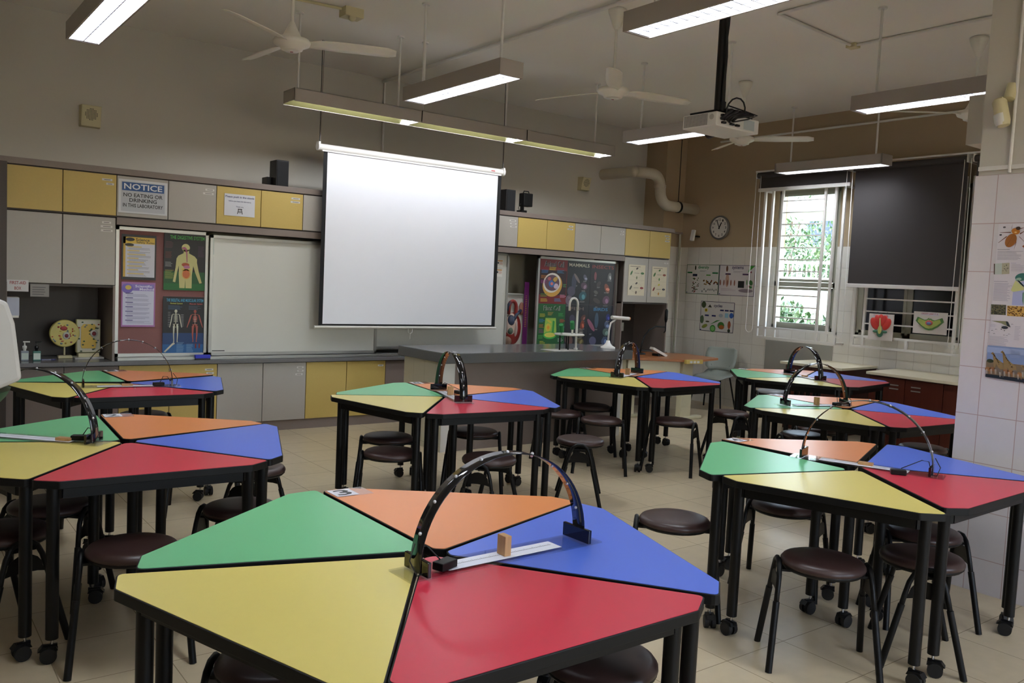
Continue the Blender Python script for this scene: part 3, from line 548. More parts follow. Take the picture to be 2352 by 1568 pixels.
lifecycle(8.468, 1.484, .29, .408, [(140, 70, 50), G_, G_, (70, 130, 60), (70, 70, 76), (200, 190, 60), (130, 40, 40), (190, 130, 40)], 'butterfly_cycle_poster', 'cream life cycle sheet with butterfly on the right tall grey door')
# window wall posters
def wallposter(y1, z0, w_, h_, border, name, label): return Flat((XR-.008, y1, z0), w=w_, h=h_, paper=fm(border), thick=.004, **WX)
f = Flat((XR-.002, 8.497, 1.545), w=.6, h=.424, paper=fm((60, 120, 70)), **WX); f.rect(.012, .015, .988, .985, (216, 212, 206), 1)
f.text('diversity', .36, .83, .69, .97, (36, 140, 76), 3).ell(.28, .89, .02, .08, (50, 60, 40), 3)
f.rect(.03, .7, .18, .75, (40, 130, 70), 2).rect(.8, .7, .97, .75, (40, 130, 70), 2).rect(.62, .63, .75, .67, (110, 180, 80), 2).rect(.2, .6, .34, .68, (40, 50, 80), 2)
r = random.Random(4)
for i in range(34): f.ell(.2+r.random()*.2, .06+r.random()*.5, .018, .018, r.choice([(150, 60, 40), (60, 60, 40), (80, 120, 50), (120, 110, 90)]), 3, 8)
for i in range(24): f.ell(.53+r.random()*.44, .34+r.random()*.13, .02, .03, r.choice([(140, 50, 40), (160, 120, 50), (50, 50, 60), (200, 130, 60)]), 3, 8)
for i in range(8): f.ell(.52+i*.06, .1+r.random()*.08, .012, .04, (90, 110, 100), 3, 8)
f.lines(.42, .76, .62, .81, 2, (140, 140, 140), 2, 1).rect(.03, .03, .06, .06, (50, 60, 150), 3)
f.build('diversity_poster', 'green framed diversity poster on the tiled wall, left of systems', 'poster')
f = Flat((XR-.002, 7.893, 1.545), w=.612, h=.424, paper=fm((56, 50, 86)), **WX); f.rect(.012, .015, .988, .985, (216, 210, 210), 1)
f.text('systems', .36, .84, .68, .97, (60, 44, 90), 3).poly([(.86, .98), (.985, .98), (.8, .76)], (60, 160, 50), 3).ell(.22, .88, .03, .1, (130, 90, 70), 3).rect(.18, .68, .33, .73, (70, 40, 84), 2).rect(.66, .68, .82, .73, (70, 40, 84), 2)
for i in range(5): f.ell(.05+i*.1, .42, .02, .1, (150, 96, 76), 3, 10)
f.ell(.24, .5, .05, .22, (196, 160, 140), 2).rect(.55, .27, .72, .49, (24, 26, 30), 3).ell(.79, .45, .014, .09, (90, 150, 80), 3).ell(.9, .44, .05, .09, (60, 120, 60), 3, 12, .5).ell(.9, .3, .04, .04, (60, 140, 70), 3).ell(.86, .33, .02, .03, (140, 40, 60), 3).ell(.77, .18, .2, .06, (146, 132, 140), 2).ell(.89, .78, .02, .03, (130, 40, 50), 3)
f.lines(.4, .76, .66, .81, 2, (150, 140, 150), 2, 1).lines(.08, .15, .5, .24, 3, (190, 170, 180), 2, 2).rect(.03, .03, .06, .06, (50, 60, 150), 3)
f.build('systems_poster', 'purple framed systems poster on the tiled wall, right of diversity', 'poster')
f = Flat((XR-.002, 8.189, 1.025), w=.598, h=.424, paper=fm((50, 48, 80)), **WX); f.rect(.012, .015, .988, .985, (216, 212, 208), 1)
f.text('cycles', .4, .79, .65, .92, (36, 36, 96), 3).ell(.09, .88, .07, .11, (70, 84, 56), 2).ell(.06, .38, .055, .14, (86, 110, 76), 2).poly([(.22, .8), (.34, .8), (.28, .9)], (60, 56, 40), 3).ell(.17, .7, .045, .06, (220, 196, 50), 3).ell(.17, .7, .018, .025, (90, 50, 30), 4)
for a in (.59, .73, .87): f.rect(a, .7, a+.11, .75, (36, 40, 100), 2)
for a in (.14, .35): f.rect(a, .5, a+.12, .55, (36, 40, 100), 2)
f.ell(.93, .57, .06, .09, (44, 90, 170), 3).rect(.74, .49, .84, .64, (150, 200, 220), 2).ell(.62, .55, .06, .06, (170, 180, 190), 2).ell(.4, .1, .085, .12, (70, 150, 60), 3).ell(.4, .1, .055, .08, (130, 190, 110), 4).ell(.64, .22, .1, .12, (60, 120, 50), 3).ell(.66, .17, .08, .07, (170, 96, 40), 4).poly([(.3, .22), (.5, .38), (.62, .4), (.52, .34)], (60, 140, 60), 3).ell(.88, .26, .045, .13, (160, 84, 50), 3).ell(.88, .07, .04, .06, (50, 60, 40), 3).ell(.15, .16, .09, .06, (140, 150, 60), 3, 12, .4).ell(.23, .32, .06, .025, (70, 70, 40), 3).rect(.02, .02, .05, .05, (50, 60, 150), 3)
f.build('cycles_poster', 'purple framed cycles poster below the other two wall posters', 'poster')
# big wildlife poster on the column
f = Flat((XC-.014, 2.154, 1.2), w=.5, h=.835, paper=fm((214, 206, 210)), thick=.0015, **WX)
def Z1(x, y): return ((x-(455-.058*(y-115)))/3184/.5, (.835-(y-115)/3184)/.835)
def Z2(x, y): return ((x-(380-.104*(y-10)))/3400/.5, (.40-(y-10)/3362)/.835)
def pz(Z, pts, c, lay=3): f.poly([Z(*p) for p in pts], c, lay)
def ez(Z, x, y, rx, ry, c, lay=3, rot=0, n=18): a, b = Z(x, y); f.ell(a, b, rx/3300/.5, ry/3300/.835, c, lay, n, rot)
def lz(Z, x0, y0, x1, y1, n, c, seed): a, b = Z(x0, y1); d, e = Z(x1, y0); f.lines(a, b, d, e, n, c, 2, seed)
# beetle
BT = (156, 96, 40)
ez(Z1, 660, 400, 90, 125, BT, 4, -.42); ez(Z1, 735, 245, 72, 55, (192, 118, 40), 5, -.3); ez(Z1, 775, 195, 38, 30, (60, 36, 20), 6); pz(Z1, [(706, 290), (700, 300), (590, 500), (598, 500)], (120, 72, 26), 6); ez(Z1, 735, 262, 22, 12, (236, 200, 130), 7)
for a, b, w_ in (((655, 262), (480, 262), 8), ((590, 330), (455, 440), 9), ((745, 420), (712, 560), 9), ((790, 335), (880, 430), 8), ((800, 290), (880, 240), 10), ((668, 200), (680, 120), 10), ((745, 165), (735, 120), 6), ((810, 200), (865, 185), 7)):
    pz(Z1, [(a[0], a[1]-w_), (b[0], b[1]-w_/3), (b[0], b[1]+w_/3), (a[0]+w_*.4, a[1]+w_)], (112, 56, 40), 3)
ez(Z1, 492, 303, 22, 13, (24, 24, 30)); ez(Z1, 550, 172, 24, 16, (90, 84, 90)); pz(Z1, [(838, 500), (885, 470), (885, 535)], (150, 80, 50)); lz(Z1, 445, 545, 650, 562, 1, (84, 78, 86), 2); lz(Z1, 440, 575, 885, 735, 8, (166, 158, 168), 3)
pz(Z1, [(392, 800), (410, 800), (412, 985), (394, 982)], (90, 70, 60)); pz(Z1, [(410, 798), (525, 790), (524, 980), (412, 985)], (186, 194, 186)); pz(Z1, [(526, 790), (648, 780), (650, 970), (524, 980)], (178, 170, 146)); r = random.Random(3)
for i in range(12): ez(Z1, 545+r.random()*85, 810+r.random()*130, 9, 5, (84, 78, 66), 4)
lz(Z1, 670, 780, 780, 792, 1, (120, 110, 170), 4); lz(Z1, 670, 800, 885, 925, 7, (176, 168, 182), 5); lz(Z1, 400, 1095, 640, 1110, 1, (96, 90, 110), 6); lz(Z1, 390, 1125, 720, 1440, 16, (160, 154, 172), 7)
pz(Z1, [(720, 1180), (885, 1080), (885, 1500), (700, 1500)], (176, 180, 216), 1); ez(Z1, 850, 1020, 110, 68, (58, 112, 104), 5, .2); ez(Z1, 800, 1060, 50, 28, (150, 180, 160), 6, .2); pz(Z1, [(750, 1080), (885, 1190), (885, 1240), (720, 1275), (680, 1250)], (204, 204, 140), 4)
pz(Z1, [(780, 1080), (885, 1190), (885, 1160), (800, 1070)], (20, 40, 40), 6); pz(Z1, [(870, 1290), (885, 1270), (885, 1500), (870, 1420)], (60, 120, 80), 5)
def blot(x0, y0, x1, y1, base, spots, n, seed):
    pz(Z2, [(x0, y0), (x1, y0), (x1-12, y1), (x0-12, y1)][::-1], base, 2); r = random.Random(seed)
    for i in range(n): ez(Z2, r.uniform(x0+6, x1-20), r.uniform(y0+8, y1-8), r.uniform(8, 18), r.uniform(4, 8), r.choice(spots), 3, r.uniform(-.6, .6), 7)
blot(370, 14, 632, 200, (96, 92, 76), [(40, 44, 40), (150, 140, 90), (60, 64, 60), (120, 120, 90)], 120, 1); blot(652, 26, 1150, 212, (206, 164, 88), [(80, 46, 30), (110, 60, 34)], 130, 2)
# microlight and birds
pz(Z2, [(360, 316), (640, 308), (665, 320), (700, 412), (690, 414), (620, 390), (540, 352)], (140, 138, 104)); pz(Z2, [(620, 312), (655, 315), (700, 412), (640, 392)], (44, 52, 62), 4); ez(Z2, 600, 425, 58, 26, (40, 44, 56), 4); ez(Z2, 580, 395, 50, 16, (196, 196, 196), 3); ez(Z2, 540, 458, 10, 8, (20, 20, 20), 5); ez(Z2, 594, 480, 9, 8, (20, 20, 20), 5)
for x, y in ((320, 535), (382, 495), (415, 550), (450, 468), (590, 565), (675, 540), (735, 358), (640, 570)): pz(Z2, [(x-28, y+6), (x-6, y-8), (x+26, y+6), (x, y-1)], (64, 64, 74))
lz(Z2, 340, 370, 465, 425, 4, (190, 184, 196), 8); lz(Z2, 750, 380, 885, 640, 10, (184, 176, 188), 9); lz(Z2, 310, 590, 680, 770, 9, (176, 168, 180), 10)
pz(Z2, [(290, 770), (1600, 770), (1600, 1130), (262, 1130)][::-1], (128, 146, 186), 1); pz(Z2, [(280, 800), (1600, 800), (1600, 900), (274, 900)][::-1], (156, 170, 204), 2); pz(Z2, [(262, 1060), (1600, 1090), (1600, 1380), (240, 1360)][::-1], (128, 110, 88), 2); pz(Z2, [(245, 1300), (1600, 1330), (1600, 1420), (236, 1355)][::-1], (34, 42, 54), 6)
ez(Z2, 330, 1055, 60, 34, (58, 66, 48), 3); lz(Z2, 675, 820, 885, 960, 7, (150, 158, 186), 11)
def giraffe(hx, hy, k, seed):
    q = [(hx-30, hy+30), (hx-5, hy+5), (hx+12, hy-4), (hx+20, hy+12), (hx+38, hy+30), (hx+38+30*k, hy+110*k), (hx+38+80*k, hy+150*k), (hx+38+150*k, hy+200*k), (hx+38+170*k, hy+330*k), (hx+120*k, hy+330*k), (hx+70*k, hy+230*k), (hx+40*k, hy+330*k), (hx+15*k, hy+330*k), (hx+14*k, hy+180*k), (hx+8, hy+50), (hx-10, hy+40)]
    pz(Z2, q[::-1], (150, 124, 84), 4); r = random.Random(seed)
    for i in range(44): t_ = r.random(); ez(Z2, hx+16+t_*120*k+r.uniform(-8, 8), hy+30+t_*190*k+r.uniform(-6, 30*t_), 7, 6, (92, 68, 46), 5, 0, 6)
giraffe(375, 890, .9, 1); giraffe(545, 850, 1.3, 2); giraffe(880, 1070, 1.0, 3)
r = random.Random(8)
for i in range(9):
    x, y, c = 290+i*78, 1215+r.uniform(-20, 40), r.choice([(160, 110, 74), (126, 114, 104), (110, 100, 92), (166, 116, 74)])
    ez(Z2, x, y, 52, 40, c, 6)
    for d in (-34, -18, 16, 32): pz(Z2, [(x+d, y), (x+d+8, y), (x+d+7, y+88), (x+d+1, y+88)][::-1], (206, 198, 184) if d % 4 else c, 7)
f.build('wildlife_poster', 'tall wildlife poster with beetle and giraffes taped to the tiled column', 'poster')
# taped bit, emergency light, conduit on the column
tag(MB().cyl((XC-.01, 2.125, 2.31), (XC-.01, 2.125, 3.3), .009, WHITEM, 8).box(XC-.014, XC-.001, .7, 2.288, 2.33, 2.352, WHITEM).build('wall_trunking'), 'white trunking on the painted upper part of the column', 'trunking')
el = thing('motion_sensor', 'yellowed sensor on a bracket on the column above the tiles', 'sensor')
T_ = Matrix.Translation((XC-.05, 2.175, 2.63)) @ Matrix.Rotation(R(-14), 4, 'X')
MB().lathe([(.030, -.075), (.036, -.05), (.036, .06), (.03, .07)], CREAMPL, 20, T_).build('body', el)
MB().lathe([(.031, -.072), (.0375, -.05), (.0375, -.01)], WHITEPL, 20, T_ @ Matrix.Translation((-.001, .004, 0)), cap=False).build('lens', el)
MB().box(-.012, .05, -.02, .02, .07, .08, CREAMPL, T_).cyl((XC-.03, 2.15, 2.70), (XC, 2.15, 2.78), .028, CREAMPL, 14).build('bracket', el)

# ============================================================ NICHE CONTENTS
def cellmodel_round():
    t = thing('animal_cell_model', 'round yellow animal cell model on stand in left niche', 'science model')
    TT = Matrix.Translation((1.39, 8.47, .95)) @ Matrix.Rotation(R(90), 4, 'X')
    MB().lathe([(.118, -.02), (.124, 0), (.12, .018), (.115, .02)], mat('model_yellow', (206, 190, 104), .4), 36, TT).build('disc', t)
    o = MB(); r = random.Random(3); 
    def blob(x, z, rx, rz, c, h=.006): o.ball((1.39+x, 8.45, .95+z), 1, fm(c), 6, (rx, h, rz))
    for i in range(34):
        a = r.uniform(0, 6.28); d = r.uniform(.03, .1); blob(d*math.cos(a)-.01, d*math.sin(a), r.uniform(.005, .013), r.uniform(.004, .009), r.choice([(170, 40, 36), (150, 160, 150), (190, 60, 50), (110, 130, 140), (200, 160, 60)]))
    blob(.012, -.02, .032, .034, (190, 190, 180), .012); blob(.012, -.02, .02, .022, (120, 40, 60), .018); blob(-.01, .045, .03, .02, (170, 60, 60), .01); o.build('organelles', t)
    MB().cyl((1.39, 8.47, .755), (1.39, 8.47, .835), .008, CREAMPL, 10).build('stem', t); bx('base', 1.335, 1.45, 8.43, 8.51, .728, .752, CREAMPL, t, .003)
cellmodel_round()
t = thing('plant_cell_model', 'rectangular plant cell model on a tray in left niche', 'science model')
bx('shell', 1.484, 1.683, 8.46, 8.52, .775, 1.077, mat('model_cream', (196, 194, 148), .4), t, .006)
o = MB().box(1.492, 1.675, 8.452, 8.46, .783, 1.069, mat('model_white', (206, 200, 176), .4)).prism([(1.52, .83), (1.53, .815), (1.64, .815), (1.65, .88), (1.60, .93), (1.61, .97), (1.65, 1.0), (1.63, 1.035), (1.54, 1.035), (1.52, 1.01)], 0, .006, mat('model_vacuole', (206, 168, 40), .35), Matrix(((1, 0, 0, 0), (0, 0, -1, 8.452), (0, 1, 0, 0), (0, 0, 0, 1))))
r = random.Random(5)
for i in range(22):
    x, z = r.uniform(1.5, 1.67), r.uniform(.79, 1.06); o.ball((x, 8.446, z), 1, fm(r.choice([(50, 84, 50), (50, 84, 50), (170, 44, 36), (120, 130, 130)])), 6, (.009, .006, .006))
o.ball((1.625, 8.444, .95), 1, fm((196, 190, 180)), 8, (.032, .01, .034)); o.ball((1.625, 8.438, .95), 1, fm((120, 36, 44)), 8, (.018, .01, .02)); o.build('organelles', t)
bx('stand', 1.50, 1.67, 8.44, 8.53, .738, .772, CREAMPL, t); bx('tray', 1.462, 1.70, 8.38, 8.56, .728, .738, WHITEPL, t)
def bottle(x, y, lab, liquid, pumpc):
    t = thing('pump_bottle', lab, 'bottle', (x, y, .7275), group='hand wash bottles in the left niche')
    bx('body', -.03, .03, -.022, .022, 0, .085, liquid, t, .006); bx('bottle_label', -.026, .026, -.0235, -.022, .012, .066, fm((198, 210, 200)), t)
    MB().lathe([(.012, .085), (.012, .1), (.017, .105), (.017, .125), (.006, .13), (.005, .155)], pumpc, 16).build('collar', t)
    MB().box(-.012, .04, -.007, .007, .155, .166, pumpc).build('pump_head', t, .003)
bottle(1.146, 8.29, 'hand wash bottle with a black pump, green label', mat('green_liquid', (84, 130, 120), .2), BLACKG)
bottle(1.058, 8.31, 'hand sanitiser bottle with a white pump beside the black one', mat('clear_liquid', (150, 158, 166), .2), WHITEPL)
tag(MB().cyl((1.18, 8.35, .731), (1.30, 8.33, .731), .003, fm((60, 60, 140)), 6).build('pen'), 'thin blue pen lying beside the pump bottles', 'pen', 'pens in the left niche')
tag(MB().cyl((1.19, 8.31, .731), (1.29, 8.345, .7312), .003, fm((190, 190, 210)), 6).build('pen'), 'thin pale pen lying beside the pump bottles', 'pen', 'pens in the left niche')
# heart model
t = thing('heart_model', 'framed heart model relief on board beside the cell posters', 'science model')
bx('backing_board', 6.19, 6.545, 8.39, 8.41, .74, 1.43, mat('model_board', (206, 204, 196), .5), t); 
MB().box(6.19, 6.56, 8.36, 8.41, 1.43, 1.445, ALU).box(6.535, 6.56, 8.36, 8.41, .74, 1.43, ALU).box(6.50, 6.515, 8.37, 8.39, .84, 1.38, fm((130, 30, 36))).build('frame', t)
o = MB(); HR, HB = mat('heart_red', (140, 44, 40), .35), mat('heart_blue', (52, 60, 84), .35)
o.ball((6.34, 8.385, 1.02), 1, HR, 12, (.125, .05, .2)); o.ball((6.31, 8.375, 1.06), 1, fm((206, 184, 170)), 12, (.1, .05, .15)); o.ball((6.285, 8.35, 1.12), 1, HB, 10, (.05, .04, .07)); o.ball((6.35, 8.35, 1.02), 1, fm((190, 170, 160)), 10, (.02, .05, .1)); o.ball((6.28, 8.35, 1.0), 1, fm((80, 96, 80)), 8, (.04, .03, .05))
o.tube([(6.25, 8.36, 1.2)]+[(6.30+.055*math.cos(a), 8.35, 1.29+.07*math.sin(a)) for a in [math.pi*(1-i/8) for i in range(9)]]+[(6.36, 8.355, 1.2), (6.34, 8.36, 1.12)], .022, HR, 10); o.tube([(6.235, 8.36, 1.24), (6.24, 8.35, 1.31), (6.27, 8.35, 1.35)], .022, HB, 10); o.tube([(6.3, 8.34, 1.1), (6.36, 8.34, 1.2), (6.43, 8.35, 1.25)], .02, HB, 8); o.ball((6.46, 8.38, 1.27), 1, fm((150, 100, 84)), 8, (.04, .02, .08)); o.ball((6.26, 8.37, .87), 1, fm((130, 100, 80)), 8, (.06, .03, .06))
o.build('heart_relief', t)
tag(MB().box(6.17, 6.6, 8.30, 8.52, .7285, .75, WHITEPL).box(6.42, 6.5, 8.29, 8.30, .73, .748, BLACK).build('switch_box', bevel=.004), 'flat white box with switches below the heart model', 'box')
tag(MB().box(6.2, 6.45, 8.35, 8.6, 1.446, 1.452, WHITEPL).build('paper_stack'), 'thin papers lying on top of the heart model frame', 'papers')
# sockets in right niche
sk = thing('power_socket_panel', 'row of cream power sockets in the right hand niche', 'socket')
for i in range(4): bx('socket_plate', 8.0+i*.15, 8.14+i*.15, 8.735, 8.75, .97, 1.09, CREAMPL if i % 2 == 0 else WHITEPL, sk, .003)
MB().box(8.22, 8.26, 8.70, 8.735, 1.0, 1.05, BLACK).build('plug', sk, .004)
tag(bx('small_label', 8.04, 8.13, 8.746, 8.75, 1.16, 1.2, fm((150, 160, 160))), 'small pale label on the niche wall above the sockets', 'label')
tag(MB().box(7.99, 8.14, 8.40, 8.46, .728, .86, mat('grey_plastic', (96, 92, 92), .4)).box(8.0, 8.13, 8.395, 8.40, .76, .85, fm((140, 136, 140))).box(8.005, 8.02, 8.392, 8.395, .83, .845, fm((220, 50, 50))).build('control_box', bevel=.004), 'small grey control box with red light in the right niche', 'device')
# on top of cupboards
def spk(x0, x1, y0, y1, h, lab):
    t = thing('loudspeaker', lab, 'speaker', group='speakers on top of the cupboards'); bx('cabinet', x0, x1, y0, y1, TOPZ, TOPZ+h, mat('black_wood_case', (20, 20, 23), .5), t, .006); bx('speaker_grille', x0+.01, x1-.01, y0-.006, y0, TOPZ+.012, TOPZ+h-.012, mat('black_mesh', (24, 25, 28), .8), t)
spk(3.215, 3.345, 8.24, 8.42, .265, 'black loudspeaker on the cupboards left of the screen')
spk(6.045, 6.185, 8.24, 8.42, .265, 'black loudspeaker on the cupboards right of the screen')
t = thing('router_box', 'thin black box behind the left loudspeaker', 'device'); bx('case', 3.17, 3.21, 8.36, 8.5, TOPZ, TOPZ+.1, BLACK, t)
t = thing('floodlight', 'small black box light with handle on the cupboards', 'lamp')
bx('housing', 6.325, 6.465, 8.26, 8.36, TOPZ+.09, TOPZ+.25, BLACK, t, .008); MB().tube([(6.35, 8.31, TOPZ+.25), (6.36, 8.31, TOPZ+.275), (6.43, 8.31, TOPZ+.275), (6.44, 8.31, TOPZ+.25)], .007, BLACK, 8).build('handle', t)
MB().box(6.335, 6.35, 8.28, 8.34, TOPZ, TOPZ+.1, BLACK).box(6.30, 6.38, 8.26, 8.36, TOPZ, TOPZ+.04, BLACK).build('bracket', t); MB().tube([(6.30, 8.3, TOPZ+.02), (6.28, 8.3, TOPZ+.07), (6.31, 8.3, TOPZ+.12)], .004, CABLE, 6).build('cable', t)
def wallspk(x, z, s, lab):
    t = thing('wall_speaker', lab, 'speaker', group='cream speakers high on the front wall')
    pts = [(x-.09*s, 0), (x+.09*s, 0)]
    MB().add([(x-.09*s, YF, z-.1*s), (x+.09*s, YF, z-.1*s), (x+.09*s, YF, z+.1*s), (x-.09*s, YF, z+.1*s), (x-.085*s, YF-.07, z-.095*s), (x+.085*s, YF-.07, z-.095*s), (x+.085*s, YF-.11, z+.095*s), (x-.085*s, YF-.11, z+.095*s)],
             [(4, 5, 6, 7), (0, 3, 7, 4)[::-1], (1, 5, 6, 2)[::-1], (3, 2, 6, 7), (0, 4, 5, 1)[::-1]], CREAMPL).build('case', t, .004)
    g = MB(); a = math.atan2(.04, .19*s)
    T2 = Matrix.Translation((x+.0, YF-.093, z+.015)) @ Matrix.Rotation(R(90)+a, 4, 'X')
    for i in range(-4, 5):
        for j in range(-4, 5):
            if i*i+j*j < 19: g.lathe([(.0045, 0), (.0045, .001)], BLACK, 6, T2 @ Matrix.Translation((i*.0125, j*.0125, 0)))
    g.build('grille_holes', t)
wallspk(1.675, 2.965, 1.0, 'cream wall speaker high on the wall at left'); wallspk(7.92, 2.99, .9, 'cream wall speaker high on the wall right of screen')

# ============================================================ PROJECTION SCREEN
t = thing('projection_screen', 'white pull-down projection screen hanging in front of the boards', 'screen')
SY = 8.0
MB().cyl((3.545, SY, 2.835), (5.805, SY, 2.84), .034, WHITEM, 24).box(3.58, 5.77, SY-.02, SY+.02, 2.795, 2.81, WHITEM).build('roller_case', t)
for x in (3.545, 5.805): MB().cyl((x-.012, SY, 2.838), (x+.012, SY, 2.838), .04, WHITEPL, 16).box(x-.01, x+.01, SY-.03, SY+.03, 2.86, 2.885, WHITEPL).build('end_cap', t)
bx('screen_border', 3.60, 5.785, SY-.004, SY-.002, 1.068, 2.80, mat('black_screen_border', (16, 16, 18), .8), t)
bx('screen_surface', 3.642, 5.735, SY-.0055, SY-.004, 1.085, 2.80, SCREENW, t)
MB().cyl((3.555, SY-.003, 1.052), (5.80, SY-.003, 1.052), .013, WHITEPL, 12).build('bottom_bar', t)
MB().tube([(4.64, SY-.003, 1.04), (4.64, SY-.003, 1.0), (4.665, SY-.003, .985), (4.69, SY-.003, 1.0), (4.69, SY-.003, 1.04)], .004, WHITEPL, 6).cyl((4.665, SY-.003, .985), (4.665, SY-.003, .93), .004, WHITEPL, 6).build('pull_handle', t)
bx('brand_mark', 5.62, 5.67, SY-.036, SY-.034, 2.832, 2.842, fm((190, 50, 50)), t)
for x0, xt in ((3.555, 3.57), (5.80, 5.81)):
    for dx in (0, .018): MB().cyl((x0+dx*.4, SY, 2.88), (xt+dx, SY+.03, ZC), .0035, BLACK if dx == 0 else BROWNLAM, 6).build('hanging_cord', t)

# ============================================================ LUMINAIRES
LOUV = mat('louvre_grey', (120, 120, 126), .4); REFL = mat('reflector_cream', (104, 100, 62), .4)
LITE = emis('lit_tubes', (.86, .92, 1.0), LAMP); LITB = emis('lit_board_tubes', (.9, .94, 1.0), BLAMP)
def louvre_light():
    t = thing('ceiling_light', '', 'ceiling light', group='hanging twin tube lights')
    w_, L, h = .105, .70, .115
    m = MB()
    for s in (-1, 1): m.box(s*w_-.003 if s > 0 else -w_, w_ if s > 0 else -w_+.003, -L, L, 0, h, HOUS)
    m.box(-w_, w_, -L, -L+.02, 0, h, HOUS).box(-w_, w_, L-.02, L, 0, h, HOUS).box(-w_, w_, -L, L, h-.003, h, HOUS)
    m.box(-w_+.003, -w_+.012, -L, L, 0, .003, HOUS).box(w_-.012, w_-.003, -L, L, 0, .003, HOUS); m.build('housing', t)
    bx('lit_tubes', -w_+.006, w_-.006, -L+.022, L-.022, .060, .064, LITE, t)
    g = MB()
    for i in range(19):
        y = -L+.025+i*(2*L-.05)/18; g.box(-w_+.012, w_-.012, y-.003, y+.003, .004, .034, LOUV)
    g.box(-.0025, .0025, -L+.02, L-.02, .004, .034, LOUV); g.build('louvre', t)
    for y in (-.56, .55):
        MB().cyl((0, y, h), (0, y, ZC-3.08-.012), .011, WHITEM, 10).lathe([(.035, ZC-3.08-.014), (.035, ZC-3.08)], WHITEM, 16, Matrix.Translation((0, y, 0))).build('rod', t)
    return t
LT = louvre_light()
spots = [(1.165, 5.83, 'hanging tube light at the upper left corner of view'), (3.72, 5.775, 'hanging tube light in the upper centre in front of board light'), (3.62, 3.025, 'nearest hanging tube light, cut by the top edge'), (6.31, 5.78, 'hanging tube light partly behind the projector'), (6.35, 3.24, 'hanging tube light at right, cut off by the column'), (9.0, 5.88, 'hanging tube light in front of the window blinds'),
         (1.165, 3.03, 'hanging tube light out of view over the left desks'), (1.165, .25, 'hanging tube light behind the camera at left'), (3.62, .25, 'hanging tube light over the camera position'), (6.35, .25, 'hanging tube light behind the column')]  # unseen tube lights, added to raise the room's brightness
for i, (x, y, lab) in enumerate(spots):
    o = LT if i == 0 else dup(LT); o.location = (x, y, 3.08); o['label'] = lab
    if lab.startswith('nearest'): o.location.y = 3.02
# board strip lights
for i, (x0, x1, lab) in enumerate(((2.955, 4.235, 'left section of the long board light above the screen'), (4.24, 5.515, 'middle section of the long board light above the screen'), (5.52, 6.79, 'right section of the long board light above the screen'))):
    t = thing('board_light', lab, 'ceiling light', group='board light sections')
    y0, y1 = 7.20, 7.45
    MB().box(x0, x1, y0, y0+.004, 3.075, 3.19, HOUS).box(x0, x1, y0, y1, 3.186, 3.19, HOUS).box(x0, x1, y1-.004, y1, 3.075, 3.19, HOUS).box(x0, x0+.004, y0, y1, 3.085, 3.19, HOUS).box(x1-.004, x1, y0, y1, 3.085, 3.19, HOUS).build('housing', t)
    MB().add([(x0+.004, y0+.10, 3.184), (x1-.004, y0+.10, 3.184), (x1-.004, y1-.006, 3.078), (x0+.004, y1-.006, 3.078)], [(0, 1, 2, 3)], REFL).build('reflector', t)
    MB().add([(x1-.10, y1-.012, 3.08), (x1-.012, y0+.05, 3.11), (x1-.012, y1-.012, 3.08)], [(0, 1, 2)], LITE).build('reflector_glow_patch', t)  # glowing triangle stands for tube light falling on the reflector end
    MB().add([(x0+.05, y0+.008, 3.11), (x1-.1, y0+.008, 3.11), (x1-.1, y0+.024, 3.15), (x0+.05, y0+.024, 3.15)], [(0, 1, 2, 3)], LITB).build('lit_tube', t)
    for x in ((x0+.09, x1-.18) if i < 2 else (x1-.19,)): MB().cyl((x, 7.345, 3.19), (x, 7.345, ZC), .01, WHITEM, 10).lathe([(.034, ZC-.014), (.034, ZC)], WHITEM, 16, Matrix.Translation((x, 7.345, 0))).build('rod', t)

# ============================================================ FANS
FANW = mat('fan_enamel', (232, 228, 216), .35, noise=.03)
def fan(x, y, z, rot, lab, rad=.74):
    t = thing('ceiling_fan', lab, 'ceiling fan', (x, y, z), rot, group='white ceiling fans')
    MB().lathe([(.0, -.05), (.05, -.05), (.075, -.045), (.08, -.03), (.125, -.01), (.135, .01), (.12, .03), (.07, .045), (.06, .06), (.035, .11), (.016, .15)], FANW, 32).build('motor', t)
    MB().lathe([(.05, -.052), (.045, -.058), (0, -.058)], WHITEPL, 24, cap=False).box(-.01, .01, -.005, .005, -.061, -.058, fm((150, 40, 40))).build('cap', t)
    H = ZC-z
    MB().cyl((0, 0, .14), (0, 0, H-.1), .012, FANW, 12).build('rod', t)
    MB().lathe([(.016, H-.17), (.03, H-.15), (.075, H-.03), (.075, H-.008), (.06, H)], FANW, 24).build('canopy', t)
    for k in range(3):
        a = 2*math.pi*k/3; T2 = Matrix.Rotation(a, 4, 'Z')
        b = MB(); sec = []
        st = [(.11, .035, 0), (.2, .055, .012), (.35, .065, .012), (rad-.06, .06, .004), (rad, .035, 0)]
        vs = []
        for (d, hw, dz) in st:
            for s in (-1, -.4, .4, 1): vs.append((d, s*hw, dz*.5-s*hw*.28+.004*(1-abs(s))))
        fs = [(i*4+j, i*4+j+1, (i+1)*4+j+1, (i+1)*4+j) for i in range(4) for j in range(3)]
        o = b.add(vs, fs, FANW, True, T2).build('blade', t)
        md = o.modifiers.new('solid', 'SOLIDIFY'); md.thickness = .005
    return t
fan(2.412, 5.955, 3.215, R(-25), 'white ceiling fan at upper left with three straight blades')
fan(4.928, 5.29, 3.20, R(-13), 'white ceiling fan with long rod at upper centre', .76)
fan(7.6, 6.07, 3.25, R(-57), 'white ceiling fan behind the projector')
fan(7.614, 3.63, 3.22, R(20), 'white ceiling fan half hidden by the tiled column')

